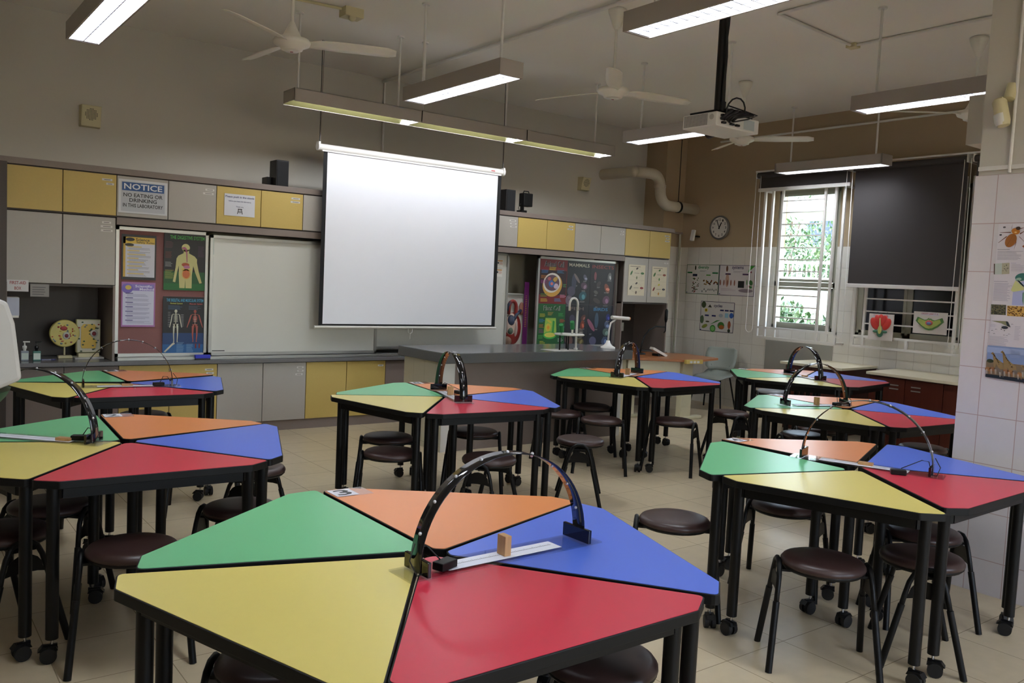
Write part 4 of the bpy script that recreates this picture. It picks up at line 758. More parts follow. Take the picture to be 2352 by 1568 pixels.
# ============================================================ PROJECTOR
t = thing('projector', 'white projector hanging from a black ceiling pole', 'projector')
x0, x1, y0, y1, z0, z1 = 4.76, 5.235, 4.035, 4.35, 2.762, 2.862
bx('body', x0, x1, y0, y1, z0, z1, WHITEPL, t, .008)
v = MB()
for i in range(19):
    for j in range(9): v.box(x0-.001, x0, y0+.085+i*.0115, y0+.091+i*.0115, z0+.014+j*.009, z0+.02+j*.009, BLACK)
v.build('vent', t); MB().cyl((x0-.001, y0+.045, z0+.065), (x0, y0+.045, z0+.065), .02, fm((180, 178, 172)), 16).build('ir_window', t)
p = MB()
for i, (a, b) in enumerate(((.04, .07), (.04, .045), (.05, .02), (.14, .02), (.2, .02))): p.box(x0+a, x0+a+.035, y0-.02, y0, z0+b, z0+b+.014, BLACK)
p.build('plugs', t); bx('rating_label', x0+.30, x0+.42, y0-.001, y0, z0+.015, z0+.085, fm((176, 186, 186)), t)
MB().lathe([(.05, 0), (.06, .05)], BLACK, 20, Matrix.Translation((5.1, y1-.01, 2.81)) @ Matrix.Rotation(R(-90), 4, 'X')).build('lens', t)
MB().box(x0+.03, x1-.03, y0+.04, y1-.04, z1, z1+.02, BLACK).cyl((4.92, 4.13, z1), (4.92, 4.13, 2.96), .03, BLACK, 12).build('mount', t)
MB().cyl((4.90, 4.15, 2.90), (4.90, 4.15, ZC), .026, BLACK, 14).build('pole', t)
cb = MB()
for i, (dx, dy, ph) in enumerate(((.03, -.02, 0), (.045, -.005, 1), (.03, .02, 2), (.015, -.03, 3), (.05, .01, 4))):
    cb.tube([(4.90+dx+.012*math.sin(ph+k*1.1), 4.15+dy+.008*math.cos(ph+k), ZC-.02-k*.115) for k in range(9)]+[(4.93, 4.1, 2.90), (4.88+.06*i, 4.0, 2.88), (4.82+.03*i, 4.0, 2.84), (4.80+.03*i, 4.03, 2.81)], .011, CABLE, 7)
cb.tube([(4.93+.10*math.cos(a), 4.01-.02*math.sin(a), 2.88+.09*math.sin(a)) for a in [i*.45 for i in range(11)]], .006, CABLE, 7); cb.tube([(4.93, 4.08, 2.93), (5.05, 4.02, 2.90), (5.15, 3.99, 2.88), (5.05, 3.99, 2.84), (4.9, 4.0, 2.80)], .005, CABLE, 7)
cb.build('cables', t)

# ============================================================ DEMONSTRATION BENCH
t = thing('demonstration_bench', 'large teacher demonstration bench with dark grey stone top', 'bench')
bx('bench_top', 4.14, 6.50, 6.45, 7.32, .83, .925, STONE, t, .006)
MB().box(4.19, 6.45, 6.555, 7.26, 0, .83, BROWNLAM).build('front_panel', t); bx('end_panel', 4.182, 4.19, 6.555, 7.26, 0, .83, ISLT, t)
bx('corner_trim', 4.182, 4.31, 6.547, 6.555, 0, .83, WHITEPL, t); bx('corner_trim', 6.41, 6.455, 6.547, 6.555, 0, .83, WHITEPL, t)
bx('sink', 5.45, 5.83, 6.5, 6.72, .9255, .929, WHITEPL, t)
t = thing('lab_tap', 'white gooseneck lab tap with green handles on the bench', 'tap')
cx, cy = 5.80, 6.58
MB().cyl((cx, cy, .929), (cx, cy, 1.33), .012, WHITEPL, 12).cyl((cx, cy, .929), (cx, cy, .95), .022, WHITEPL, 14).tube([(cx, cy, 1.33)]+[(cx-.055+.055*math.cos(a), cy, 1.40+.06*math.sin(a)) for a in [math.pi*i/8 for i in range(9)]]+[(cx-.11, cy, 1.33)], .011, WHITEPL, 10).build('gooseneck', t)
T3_ = Matrix.Translation((5.74, 6.62, 1.085)); MB().lathe([(.0, -.006), (.15, -.008), (.158, 0), (.15, .008), (0, .006)], WHITEPL, 28, T3_, cap=False).build('round_tray', t)
for (a, b) in ((5.60, 6.60), (5.715, 6.6), (5.775, 6.7)): MB().cyl((a, b, .929), (a, b, 1.078), .008, BLACK, 8).build('post', t)
for (a, h) in ((5.59, 1.12), (5.735, 1.15)):
    MB().cyl((a, 6.57, 1.09), (a, 6.57, h), .011, WHITEPL, 10).build('valve', t); MB().cyl((a, 6.57, h), (a-.035, 6.54, h+.07), .023, GREENPL, 14).build('green_handle', t)
t = thing('document_camera', 'white document camera with curved arm on bench end', 'document camera')
MB().lathe([(.08, .926), (.08, .94), (.05, .955), (.028, .98), (.018, 1.01), (0, 1.01)], WHITEPL, 24, Matrix.Translation((6.405, 6.74, 0))).build('base', t)
MB().tube([(6.405, 6.74, 1.0), (6.41, 6.74, 1.12), (6.43, 6.74, 1.20), (6.50, 6.74, 1.24)], .010, WHITEPL, 10).build('arm', t)
MB().cyl((6.44, 6.74, 1.262), (6.70, 6.74, 1.25), .02, WHITEPL, 14).cyl((6.70, 6.74, 1.25), (6.715, 6.74, 1.249), .017, fm((200, 110, 50)), 12).build('camera_head', t)
# teacher desk
t = thing('teacher_desk', 'teacher desk with brown wood top and cream steel legs', 'desk')
poly = [(7.30, 8.02), (8.25, 8.02), (8.68, 7.62), (8.66, 7.05), (8.15, 6.915), (7.86, 6.96), (7.30, 7.35)]
MB().prism(roundpoly(poly, .06)[::-1], .722, .75, BEECH).build('desktop', t, .004)
MB().add([(7.35, 7.36, .45), (7.9, 7.02, .45), (7.9, 7.02, .715), (7.35, 7.36, .715), (7.36, 7.375, .45), (7.91, 7.035, .45), (7.91, 7.035, .715), (7.36, 7.375, .715)], [(0, 1, 2, 3), (7, 6, 5, 4), (0, 4, 5, 1), (1, 5, 6, 2), (2, 6, 7, 3), (3, 7, 4, 0)], CREAMM).build('modesty_panel', t)
for i, (x, y) in enumerate(((8.02, 7.04), (7.45, 7.45))):
    MB().box(x-.09, x+.09, y-.04, y+.04, .04, .722, CREAMM).build('leg', t); MB().box(x-.12, x+.30, y-.05, y+.05, 0, .04, CREAMM).build('foot', t, .01)
m = MB().box(-.13, .13, -.02, .02, -.045, .004, mat('yellow_socket_strip', (206, 180, 100), .4), Matrix.Translation((8.0, 6.90, .75)) @ Matrix.Rotation(R(-8), 4, 'Z'))
for i in range(3): m.box(-.075+i*.055, -.035+i*.055, -.0215, -.02, -.036, -.008, WHITEPL, Matrix.Translation((8.0, 6.90, .75)) @ Matrix.Rotation(R(-8), 4, 'Z'))
m.build('socket_strip', t)
t = thing('desk_microphone', 'black gooseneck microphone stand on the teacher desk', 'microphone')
MB().lathe([(.07, .75), (.07, .765), (.02, .775)], BLACK, 20, Matrix.Translation((7.87, 7.68, 0))).build('base', t)
MB().tube([(7.87, 7.68, .77), (7.90, 7.69, .88), (7.95, 7.7, .98), (8.03, 7.7, 1.06), (8.15, 7.7, 1.105), (8.32, 7.7, 1.10)], .010, BLACK, 10).build('gooseneck', t)
MB().tube([(8.31, 7.7, 1.02), (8.335, 7.7, 1.05), (8.335, 7.7, 1.16)], .008, BLACK, 8).lathe([(.012, 1.16), (.022, 1.2), (.022, 1.31), (.012, 1.335), (0, 1.337)], BLACK, 14, Matrix.Translation((8.335, 7.7, 0))).build('microphone_head', t)
t = thing('desk_calculator', 'white tilted keypad leaning on the teacher desk', 'keypad'); T4_ = Matrix.Translation((7.93, 7.42, .805)) @ Matrix.Rotation(R(-20), 4, 'Z') @ Matrix.Rotation(R(26), 4, 'Y')
MB().box(-.11, .11, -.05, .05, -.02, .012, WHITEPL, T4_).build('body', t, .004)
k = MB()
for i in range(6):
    for j in range(3): k.box(-.09+i*.03, -.07+i*.03, -.035+j*.025, -.018+j*.025, .012, .015, fm((190, 188, 200)), T4_)
k.build('keys', t); MB().box(-.02, .02, -.05, .05, 0, .03, BLACK, Matrix.Translation((7.9, 7.43, .752))).build('support', t)
# grey chair
t = thing('plastic_chair', 'grey-green plastic chair with black legs beside teacher desk', 'chair', (9.14, 7.52, 0), R(196))
CH = mat('grey_green_plastic', (158, 166, 158), .4)
def shell(rows, closed=False):
    vs = []; n = len(rows[0]); 
    for r_ in rows: vs += r_
    return vs, [(i*n+j, i*n+j+1, (i+1)*n+j+1, (i+1)*n+j) for i in range(len(rows)-1) for j in range(n-1)]
rows = []
for (x, hw, z, cup) in ((.23, .19, .425, .0), (.21, .215, .44, 0), (.1, .225, .445, .012), (-.05, .225, .44, .02), (-.17, .22, .445, .03), (-.205, .20, .47, .04), (-.215, .14, .52, .03)):
    rows.append([(x, hw*s, z+cup*(abs(s)**2)) for s in (-1, -.75, -.4, 0, .4, .75, 1)])
vs, fs = shell(rows); o = MB().add(vs, fs, CH, True).build('seat', t); md = o.modifiers.new('s', 'SOLIDIFY'); md.thickness = .008
rows = []
for (x, hw, z) in ((-.215, .15, .53), (-.225, .205, .57), (-.24, .225, .65), (-.262, .225, .75), (-.28, .21, .81), (-.285, .17, .83)):
    rows.append([(x+.05*(s*s), hw*s, z) for s in (-1, -.75, -.4, 0, .4, .75, 1)])
vs, fs = shell(rows); o = MB().add(vs, fs, CH, True).build('backrest', t); md = o.modifiers.new('s', 'SOLIDIFY'); md.thickness = .008
for s in (-1, 1):
    MB().box(-.235, -.205, s*.15-.03, s*.15+.03, .46, .60, CH).build('back_support', t, .006)
for (a, b, c, d) in ((.17, .17, .24, .23), (.17, -.17, .24, -.23), (-.15, .17, -.25, .23), (-.15, -.17, -.25, -.23)): MB().cyl((a, b, .43), (c, d, 0.0), .011, BLACK, 10).build('leg', t)
# side counters
def counter(poly, z, body, lab, handles=True):
    t = thing('side_counter', lab, 'counter', group='cream topped counters along the window wall')
    MB().prism(poly, z-.03, z, CREAMTOP).build('counter_top', t, .004)
    x0, x1, y0, y1 = body; bx('cabinet', x0, x1, y0, y1, .0, z-.03, MAROON, t)
    n = max(1, round((y1-y0)/.42)); st = (y1-y0)/n
    for i in range(n):
        d = bx('door', x0-.016, x0, y0+i*st+.004, y0+(i+1)*st-.004, .06, z-.045, MAROON, t, .002)
        hy = y0+i*st+(.12 if i % 2 == 0 else st-.12)
        m = MB()
        for zz in (.07, .11): m.box(x0-.022, x0-.016, hy-.05, hy+.05, z-.04-zz-.012, z-.04-zz, ALU)
        m.build('handle', d)
counter([(8.72, 5.37), (9.575, 5.43), (9.575, 6.22), (8.74, 6.2)], .80, (8.80, 9.56, 5.44, 6.15), 'cream topped maroon counter below the garden window')
counter([(8.62, 3.0), (9.575, 3.0), (9.575, 5.18), (8.76, 5.10)], .80, (8.80, 9.56, 3.03, 5.07), 'longer cream topped maroon counter next to the tiled column')
# flower and leaf models on the grille
def relief_board(y1, z0, w_, h_, name, lab):
    t = thing(name, lab, 'science model'); bx('board', 9.365, 9.378, y1-w_, y1, z0, z0+h_, mat('model_board2', (214, 206, 200), .5), t)
    MB().tube([(9.372, y1-w_*.3, z0+h_), (9.385, y1-w_*.3, z0+h_+.02), (9.4, y1-w_*.3, z0+h_+.015)], .003, BLACK, 6).tube([(9.372, y1-w_*.7, z0+h_), (9.385, y1-w_*.7, z0+h_+.02), (9.4, y1-w_*.7, z0+h_+.015)], .003, BLACK, 6).build('hanging_wire', t)
    return t
t = relief_board(5.465, 1.12, .30, .305, 'flower_model', 'flower model with red petals hung on the white grille')
cy, cz = 5.315, 1.29; RD = mat('model_red', (206, 60, 54), .35); GN = mat('model_leaf_green', (60, 110, 84), .4)
o = MB()
for (dy, dz, a, b, rot) in ((.075, .02, .045, .075, .5), (.04, .055, .04, .07, .2), (0, .062, .04, .07, 0), (-.04, .055, .04, .07, -.2), (-.075, .02, .045, .075, -.5)):
    o.lathe([(math.sin(math.pi*i/8), -math.cos(math.pi*i/8)) for i in range(9)], RD, 14, Matrix.Translation((9.36, cy+dy, cz+dz)) @ Matrix.Rotation(-rot, 4, 'X') @ Matrix.Diagonal((.014, a, b, 1)), cap=False)
o.build('petals', t)
MB().ball((9.35, cy, cz-.05), 1, mat('model_ovule', (196, 196, 120), .4), 10, (.014, .024, .05)).cyl((9.35, cy, cz-.01), (9.35, cy+.005, cz+.09), .012, fm((200, 190, 130)), 10, .008).build('pistil', t)
MB().ball((9.357, cy, cz-.09), 1, GN, 8, (.01, .04, .045)).ball((9.357, cy+.05, cz-.07), 1, GN, 8, (.008, .04, .016)).ball((9.357, cy-.05, cz-.07), 1, GN, 8, (.008, .04, .016)).build('sepals', t)
t = relief_board(4.933, 1.237, .375, .242, 'leaf_section_model', 'green leaf section model hung on the white grille')
cy, cz = 4.745, 1.345; o = MB()
pts = []
for i in range(13): a = i/12; pts.append((-.155+.31*a, .045-.10*math.sin(math.pi*a)*1.0))
up = [(-.135, .075), (-.06, .045), (-.03, .05), (-.01, .065), (0, .05), (.012, .068), (.03, .05), (.06, .045), (.135, .075)]
outline = [(p[0], p[1]-.0) for p in up]+[(.155, .03), (.10, -.02), (.04, -.06), (0, -.068), (-.04, -.06), (-.10, -.02), (-.155, .03)]
TL = Matrix(((0, 0, -1, 9.365), (1, 0, 0, cy), (0, 1, 0, cz), (0, 0, 0, 1)))
o.prism(outline, 0, .014, mat('leaf_model_green', (84, 130, 70), .4), TL); sm_ = [(p[0]*.85, p[1]*.75+.002) for p in outline]
o.prism(sm_, .014, .018, mat('leaf_model_light', (170, 184, 96), .4), TL); o.build('leaf_relief', t)
MB().ball((9.347, cy, cz+.015), 1, fm((196, 90, 84)), 8, (.008, .042, .03)).ball((9.343, cy, cz+.01), 1, fm((110, 130, 180)), 8, (.008, .028, .018)).build('vein', t)
for nm, y1, z0, w_, h_, s in (('flower', 5.42, 1.385, .2, .03, 'TYPICAL FLOWER'), ('leaf', 4.85, 1.44, .2, .03, 'DICOT LEAF T. S.')):
    ff = Flat((9.3645, y1, z0), w=w_, h=h_, paper=fm((206, 202, 214)), thick=.0008, **WX); ff.text(s, .04, .35, .96, .9, (190, 90, 90), 2)
    par = [o for o in COL.objects if o.name.startswith('flower_model' if nm == 'flower' else 'leaf_section_model')][0]
    ff.build('title_strip', None, None, parent=par)

# ============================================================ WEDGE DESKS
TABLES = {"T3": [1.033, [1.4044, 2.2146, 2.2092], [1.408, 2.1915, 0.9433], [1.3975, 2.1844, -0.3155], [1.3621, 2.2068, -1.5718], [1.3517, 2.1942, -2.8284]], "T4": [0.976, [3.8825, 2.2908, 2.2021], [3.9788, 2.3391, 1.0181], [4.0203, 2.3285, -0.2632], [4.0028, 2.3459, -1.5404], [3.9222, 2.2754, -2.8102]], "T2": [0.965, [0.9671, 4.3347, 2.1449], [0.9712, 4.3556, 0.8762], [0.9853, 4.3228, -0.346], [0.9792, 4.3123, -1.6024], [0.9824, 4.3211, -2.8729]], "T8": [0.976, [3.351, 5.1458, 2.08], [3.3553, 5.1551, 0.8119], [3.3462, 5.1265, -0.4166], [3.3144, 5.1512, -1.6611], [3.3161, 5.1579, -2.9321]], "T1": [0.9, [1.4819, 6.5224, 2.2516], [1.4841, 6.5345, 0.9801], [1.4504, 6.4718, -0.2931], [1.4669, 6.4454, -1.606], [1.4496, 6.4283, -2.8787]], "T5": [0.976, [5.9487, 3.5922, 2.083], [5.9794, 3.6088, 0.852], [5.9642, 3.5928, -0.3976], [5.968, 3.5793, -1.6549], [5.9659, 3.5813, -2.9311]], "T6": [0.99, [7.7925, 5.213, 2.3329], [7.8097, 5.2259, 1.0879], [7.8215, 5.228, -0.1776], [7.8085, 5.222, -1.4223], [7.7832, 5.202, -2.69]], "T7": [0.965, [5.7861, 5.731, 2.1921], [5.8161, 5.7446, 0.9625], [5.8048, 5.7227, -0.2815], [5.8037, 5.7189, -1.5516], [5.8003, 5.7195, -2.823]]}
DESKC = [('green', (112, 194, 138)), ('orange', (232, 144, 84)), ('blue', (88, 120, 226)), ('red', (208, 54, 74)), ('yellow', (224, 206, 114))]
EDGE = mat('black_desk_edge', (9, 9, 10), .5, spec=.3)
TNAME = {'T1': 'the back left table with card 1', 'T2': 'the left table with card 2', 'T3': 'the nearest table with card 3', 'T4': 'the right front table with card 4', 'T5': 'the right middle table behind card 4', 'T6': 'the back right table by the counters', 'T7': 'the back table beside the demonstration bench', 'T8': 'the centre table in front of the bench'}
def outline(L, B, h, ins):
    c, s = math.cos(R(36)), math.sin(R(36))
    tip = .035
    P = [(tip, -.02), (L*c, -L*s), (h, -B/2), (h, B/2), (L*c, L*s), (tip, .02)]
    n = len(P); lines = []
    for i in range(n):      # inset polygon edges (ccw order)
        p, q_ = Vector(P[i]), Vector(P[(i+1) % n]); d = (q_-p).normalized(); nn = Vector((-d.y, d.x)); lines.append((p+nn*ins, d))
    out = []
    for i in range(n):
        (p, d), (q_, e) = lines[i-1], lines[i]; den = d.x*e.y-d.y*e.x
        t = ((q_.x-p.x)*e.y-(q_.y-p.y)*e.x)/den; out.append(tuple(p+d*t))
    return out
def caster_mesh():
    m = MB()
    m.cyl((0, 0, .072), (0, 0, .1), .006, CHROME, 8)
    for s in (-1, 1): m.cyl((.012, s*.007, .031), (.012, s*.026, .031), .031, RUBBER, 18)
    m.cyl((.012, -.007, .031), (.012, .007, .031), .022, BLACK, 12).box(-.02, .03, -.006, .006, .05, .073, BLACK).add([(-.022, -.02, .05), (.05, -.02, .05), (.05, .02, .05), (-.022, .02, .05), (-.015, -.02, .066), (.035, -.02, .068), (.035, .02, .068), (-.015, .02, .066)], [(4, 5, 6, 7), (0, 3, 2, 1), (0, 1, 5, 4), (1, 2, 6, 5), (2, 3, 7, 6), (3, 0, 4, 7)], BLACK)
    o = m.build('caster'); return o
CAST = caster_mesh().data; bpy.data.objects.remove(bpy.data.objects['caster'])
LEGM = MB().cyl((0, 0, .095), (0, 0, .72), .024, BLACK, 16).build('leg'); LEGD = LEGM.data; bpy.data.objects.remove(LEGM)
surf_data = {}
def wedge(key, s, idx, x, y, th):
    cname, rgb = DESKC[idx]
    t = thing('wedge_desk', '%s wedge desk of %s' % (cname, TNAME[key]), 'desk', (x, y, 0), th, group='coloured wedge desks')
    sk_ = (round(s, 3))
    if sk_ not in surf_data:
        L, B, h = .83*s, .78*s, .735*s
        a = MB().prism(roundpoly(outline(L, B, h, .0006), .022), .718, .7485, EDGE).build('x', None); 
        b = MB().prism(roundpoly(outline(L, B, h, .0052), .020), .7485, .7498, EDGE).build('x', None)
        fr = MB(); o_ = outline(L, B, h, .075)
        for i in (1, 2, 3): 
            p, q_ = Vector(o_[i]), Vector(o_[(i+1) % 6]); d = (q_-p); n_ = Vector((-d.y, d.x)).normalized()*.01
            fr.add([(p.x-n_.x, p.y-n_.y, .665), (q_.x-n_.x, q_.y-n_.y, .665), (q_.x+n_.x, q_.y+n_.y, .665), (p.x+n_.x, p.y+n_.y, .665), (p.x-n_.x, p.y-n_.y, .718), (q_.x-n_.x, q_.y-n_.y, .718), (q_.x+n_.x, q_.y+n_.y, .718), (p.x+n_.x, p.y+n_.y, .718)], [(0, 3, 2, 1), (4, 5, 6, 7), (0, 1, 5, 4), (1, 2, 6, 5), (2, 3, 7, 6), (3, 0, 4, 7)], BLACK)
        for (i, j) in ((0, 1), (4, 5)):
            p, q_ = Vector(o_[i]), Vector(o_[j]); d = (q_-p); n_ = Vector((-d.y, d.x)).normalized()*.01
            fr.add([(p.x-n_.x, p.y-n_.y, .665), (q_.x-n_.x, q_.y-n_.y, .665), (q_.x+n_.x, q_.y+n_.y, .665), (p.x+n_.x, p.y+n_.y, .665), (p.x-n_.x, p.y-n_.y, .718), (q_.x-n_.x, q_.y-n_.y, .718), (q_.x+n_.x, q_.y+n_.y, .718), (p.x+n_.x, p.y+n_.y, .718)], [(0, 3, 2, 1), (4, 5, 6, 7), (0, 1, 5, 4), (1, 2, 6, 5), (2, 3, 7, 6), (3, 0, 4, 7)], BLACK)
        c = fr.build('x', None); surf_data[sk_] = (a.data, b.data, c.data)
        for q_ in (a, b, c): bpy.data.objects.remove(q_)
    a, b, c = surf_data[sk_]
    o = bpy.data.objects.new('desk_top', a); COL.objects.link(o); o.parent = t
    md = o.modifiers.new('b', 'BEVEL'); md.width = .002; md.segments = 2; md.limit_method = 'ANGLE'; md.angle_limit = R(60)
    lm = b.copy(); lm.materials.clear(); lm.materials.append(mat('laminate_'+cname, rgb, .3, noise=.015, scale=40, bump=.05)); o2 = bpy.data.objects.new('laminate_surface', lm); COL.objects.link(o2); o2.parent = t
    o3 = bpy.data.objects.new('apron_frame', c); COL.objects.link(o3); o3.parent = t
    for i, (lx, ly) in enumerate(((.64*s, .40*s), (.64*s, -.40*s), (.155, 0))):
        l = bpy.data.objects.new('leg', LEGD); COL.objects.link(l); l.parent = t; l.location = (lx, ly, 0)
        cs = bpy.data.objects.new('caster', CAST); COL.objects.link(cs); cs.parent = l; cs.rotation_euler.z = random.uniform(0, 6.28)
for key, dat in TABLES.items():
    for i in range(5): wedge(key, dat[0], i, *dat[1+i])
# number cards on the orange desks
for key, num in (('T1', '1'), ('T2', '2'), ('T3', '3'), ('T4', '4'), ('T5', '5'), ('T6', '6'), ('T7', '7'), ('T8', '8')):
    s, ox, oy, th = TABLES[key][0], *TABLES[key][2]
    a = th+R(36); e = Vector((math.cos(a), math.sin(a), 0)); nrm = Vector((math.sin(a), -math.cos(a), 0))
    org = Vector((ox, oy, .7500))+e*(.83*s-.125)+nrm*.008
    f = Flat(org, nrm, e, .155, .112, ACRYL, .0015); 
    f.rect(.03, .06, .62, .94, (226, 226, 234), 1)
    f.text(num, .12, .16, .52, .84, (44, 46, 50), 2)
    f.build('number_card', 'number %s card on the orange desk of %s' % (num, TNAME[key].replace(' with card %s' % num, '').replace(' demonstration', '')), 'card', 'table number cards')

# ============================================================ ARCH APPARATUS
ARCHB = mat('arch_black_acrylic', (13, 13, 18), .08, coat=.3, noise=.02)
SCALE = fm((226, 228, 238))
LEDM = mat('led_stud', (214, 214, 220), .25, metal=.3)
def arch(a, b, h, lab, key, batt=None, wide=.056):
    a = Vector(a); b = Vector(b); mid = (a+b)/2; d = (b-a); ang = math.atan2(d.y, d.x); half = d.length/2
    t = thing('arch_light_apparatus', lab, 'science apparatus', (mid.x, mid.y, .7505), ang, group='light arch sets on the tables')
    P = half+.06
    bx('base_plate', -P, P, -.06, .06, 0, .005, ACRYL, t)
    sc = MB().box(-half+.085, half-.10, -.037, .030, .005, .0058, SCALE)
    for i in range(61):
        x = -half+.095+i*((2*half-.215)/60); sc.box(x, x+.0008, .0, (.009 if i % 5 == 0 else .005), .0058, .006, fm((90, 92, 100)))
    sc.box(-half+.09, half-.115, -.002, -.0005, .0058, .006, fm((90, 92, 100))); sc.build('scale_strip', t)
    for s in (-1, 1): bx('foot', s*half-.006, s*half+.006, -.064, .064, .005, .05, ARCHB, t, .002)
    n = 36; vs = []; H = h
    hw = wide/2
    for i in range(n+1):
        u = math.pi*i/n; x = -math.cos(u)*(half+.007 if abs(math.cos(u)) > .999 else half+.007); z = .008+H*math.sin(u)**.92 if math.sin(u) > 0 else .008
        tx = math.sin(u)*half; tz = math.cos(u)*H; l = math.hypot(tx, tz) or 1; nx, nz = -tz/l, tx/l
        for yy in (-hw, hw):
            for o_ in (0, .0022): vs.append((x+nx*o_, yy, z+nz*o_))
    fs = []
    for i in range(n):
        p = i*4; q_ = p+4; fs += [(p, p+2, q_+2, q_), (p+1, q_+1, q_+3, p+3), (p, q_, q_+1, p+1), (p+2, p+3, q_+3, q_+2)]
    MB().add(vs, fs, ARCHB, True).build('arch_band', t)
    for i in range(1, 10):
        led = MB()
        u = math.pi*i/10; x = -math.cos(u)*(half+.007); z = .008+H*math.sin(u)**.92; l = math.hypot(math.sin(u)*half, math.cos(u)*H); nx, nz = -math.cos(u)*H/l, math.sin(u)*half/l
        led.ball((x+nx*.004, 0, z+nz*.004), .0055, LEDM, 6); led.ball((x-nx*.003, 0, z-nz*.003), .005, LEDM, 6); led.build('led_stud', t)
    bs = 1 if batt is None else batt[0]
    bxp = bs*(half-.085) if batt is None or len(batt) < 3 else batt[2]; byp = (-.015 if batt is None else batt[1])
    bt = MB().box(-.035, .035, -.02, .02, .0, .024, BLACK, Matrix.Translation((bxp, byp, .006 if abs(byp) < .05 else .0005)) @ Matrix.Rotation(.3, 4, 'Z')).build('battery_box', t, .003)
    MB().tube([(bs*(half-.002), -.01, .03), (bs*(half-.02), .045, .06), (bs*(half-.05), .03, .065), (bxp+bs*.01, byp+.01, .03)], .0022, CABLE, 6).tube([(bs*(half+.012), 0, .09), (bs*(half+.04), -.02, .05), (bs*(half+.03), -.045, .012), (bs*(half-.01), -.03, .01)], .0022, CABLE, 6).build('cable', t)
    return t, mid, ang, half
def block(x, y, rot, tall, lab):
    o = (MB().box(-.012, .012, -.021, .021, 0, .062, OAKB) if tall else MB().box(-.035, .035, -.018, .018, 0, .014, OAKB)).build('wood_block', bevel=.0015)
    o.location = (x, y, .7566); o.rotation_euler.z = rot; tag(o, lab, 'wooden block', 'small wooden blocks on the scales'); return o
arch((1.253, 2.056), (1.875, 2.072), .315, 'black arch light set on the nearest table', 'T3', (-1, -.015)); block(1.565, 2.06, R(0), True, 'upright wooden block on the scale of the nearest table')
arch((3.926, 2.60), (4.13, 2.025), .325, 'arch light set seen edge-on on the right front table', 'T4', (1, -.085, .17)); block(4.035, 2.313, R(-70), False, 'flat wooden block on the right front table')
arch((1.151, 6.306), (1.70, 6.219), .315, 'arch light set with orange tint on the back left table', 'T1', (1, -.03)); block(1.42, 6.262, R(-9), False, 'flat wooden block on the back left table')
arch((3.445, 5.45), (3.27, 4.85), .315, 'black arch light set on the centre table', 'T8', (-1, .10, -.12)); block(3.37, 5.17, R(70), True, 'upright wooden block on the centre table')
arch((5.57, 5.715), (6.085, 5.965), .31, 'black arch light set on the back table beside the bench', 'T7', (-1, .02)); block(5.83, 5.84, R(25), True, 'upright wooden block on the table beside the bench')
arch((7.90, 5.48), (7.62, 4.92), .31, 'black arch light set on the back right table', 'T6', (-1, .02)); block(7.77, 5.2, R(63), False, 'flat wooden block on the back right table')
arch((5.60, 3.90), (6.10, 3.71), .32, 'black arch light set on the right middle table', 'T5', (1, -.02)); block(5.86, 3.80, R(-20), True, 'upright wooden block on the right middle table')
arch((.42, 4.735), (.836, 4.322), .325, 'black arch light set on the left table', 'T2', (1, .02)); block(.728, 4.415, R(-45), False, 'flat wooden block on the left table')

# ============================================================ STOOLS
SEATR = .178
def make_stool(vin):
    t = thing('stool', '', 'stool', group='round black framed stools')
    MB().lathe([(.0, .47), (.09, .4695), (.15, .466), (.168, .459), (.177, .447), (.178, .437), (.172, .43)], vin, 40, cap=False).build('seat', t)
    MB().lathe([(.172, .432), (.175, .425), (.165, .415), (.0, .415)], BLACK, 32, cap=False).build('seat_pan', t)
    for s in (-1, 1):
        f = MB(); pts = [(s*.205, -.105, .24)]
        pts += [(s*.197, -.085, .33), (s*.192, -.07, .385), (s*.190, -.05, .425), (s*.189, -.02, .445), (s*.189, .02, .445), (s*.190, .05, .425), (s*.192, .07, .385), (s*.197, .085, .33), (s*.205, .105, .24)]
        f.tube(pts, .0115, BLACK, 10); f.build('side_hoop', t)
        pl = [(-.088, .31)]+[(.07*math.cos(a), .335+.06*math.sin(a)) for a in [math.pi*(1-i/8) for i in range(9)]]+[(.088, .31), (.05, .318), (0, .321), (-.05, .318)]
        MB().prism(pl, -.0015, .0015, BLACK, Matrix(((0, 0, 1, s*.1975), (1, 0, 0, 0), (0, 1, 0, 0), (0, 0, 0, 1)))).build('hoop_plate', t)
        MB().cyl((s*.12, 0, .415), (s*.190, 0, .41), .009, BLACK, 8).box(min(s*.10, s*.19), max(s*.10, s*.19), -.05, .05, .405, .415, BLACK).build('seat_bracket', t)
        for q_ in (-1, 1): MB().cyl((s*.201, q_*.095, .285), (s*.226, q_*.165, .0), .0145, BLACK, 12).build('leg', t)
    return t
st_b = make_stool(VINYL); st_g = make_stool(GREYV)
used = {0: False, 1: False}
def stool(x, y, deg, lab, grey=False):
    src = st_g if grey else st_b; k = int(grey)
    o = src if not used[k] else dup(src); used[k] = True
    o.location = (x, y, 0); o.rotation_euler = (0, 0, R(deg)); o['label'] = lab
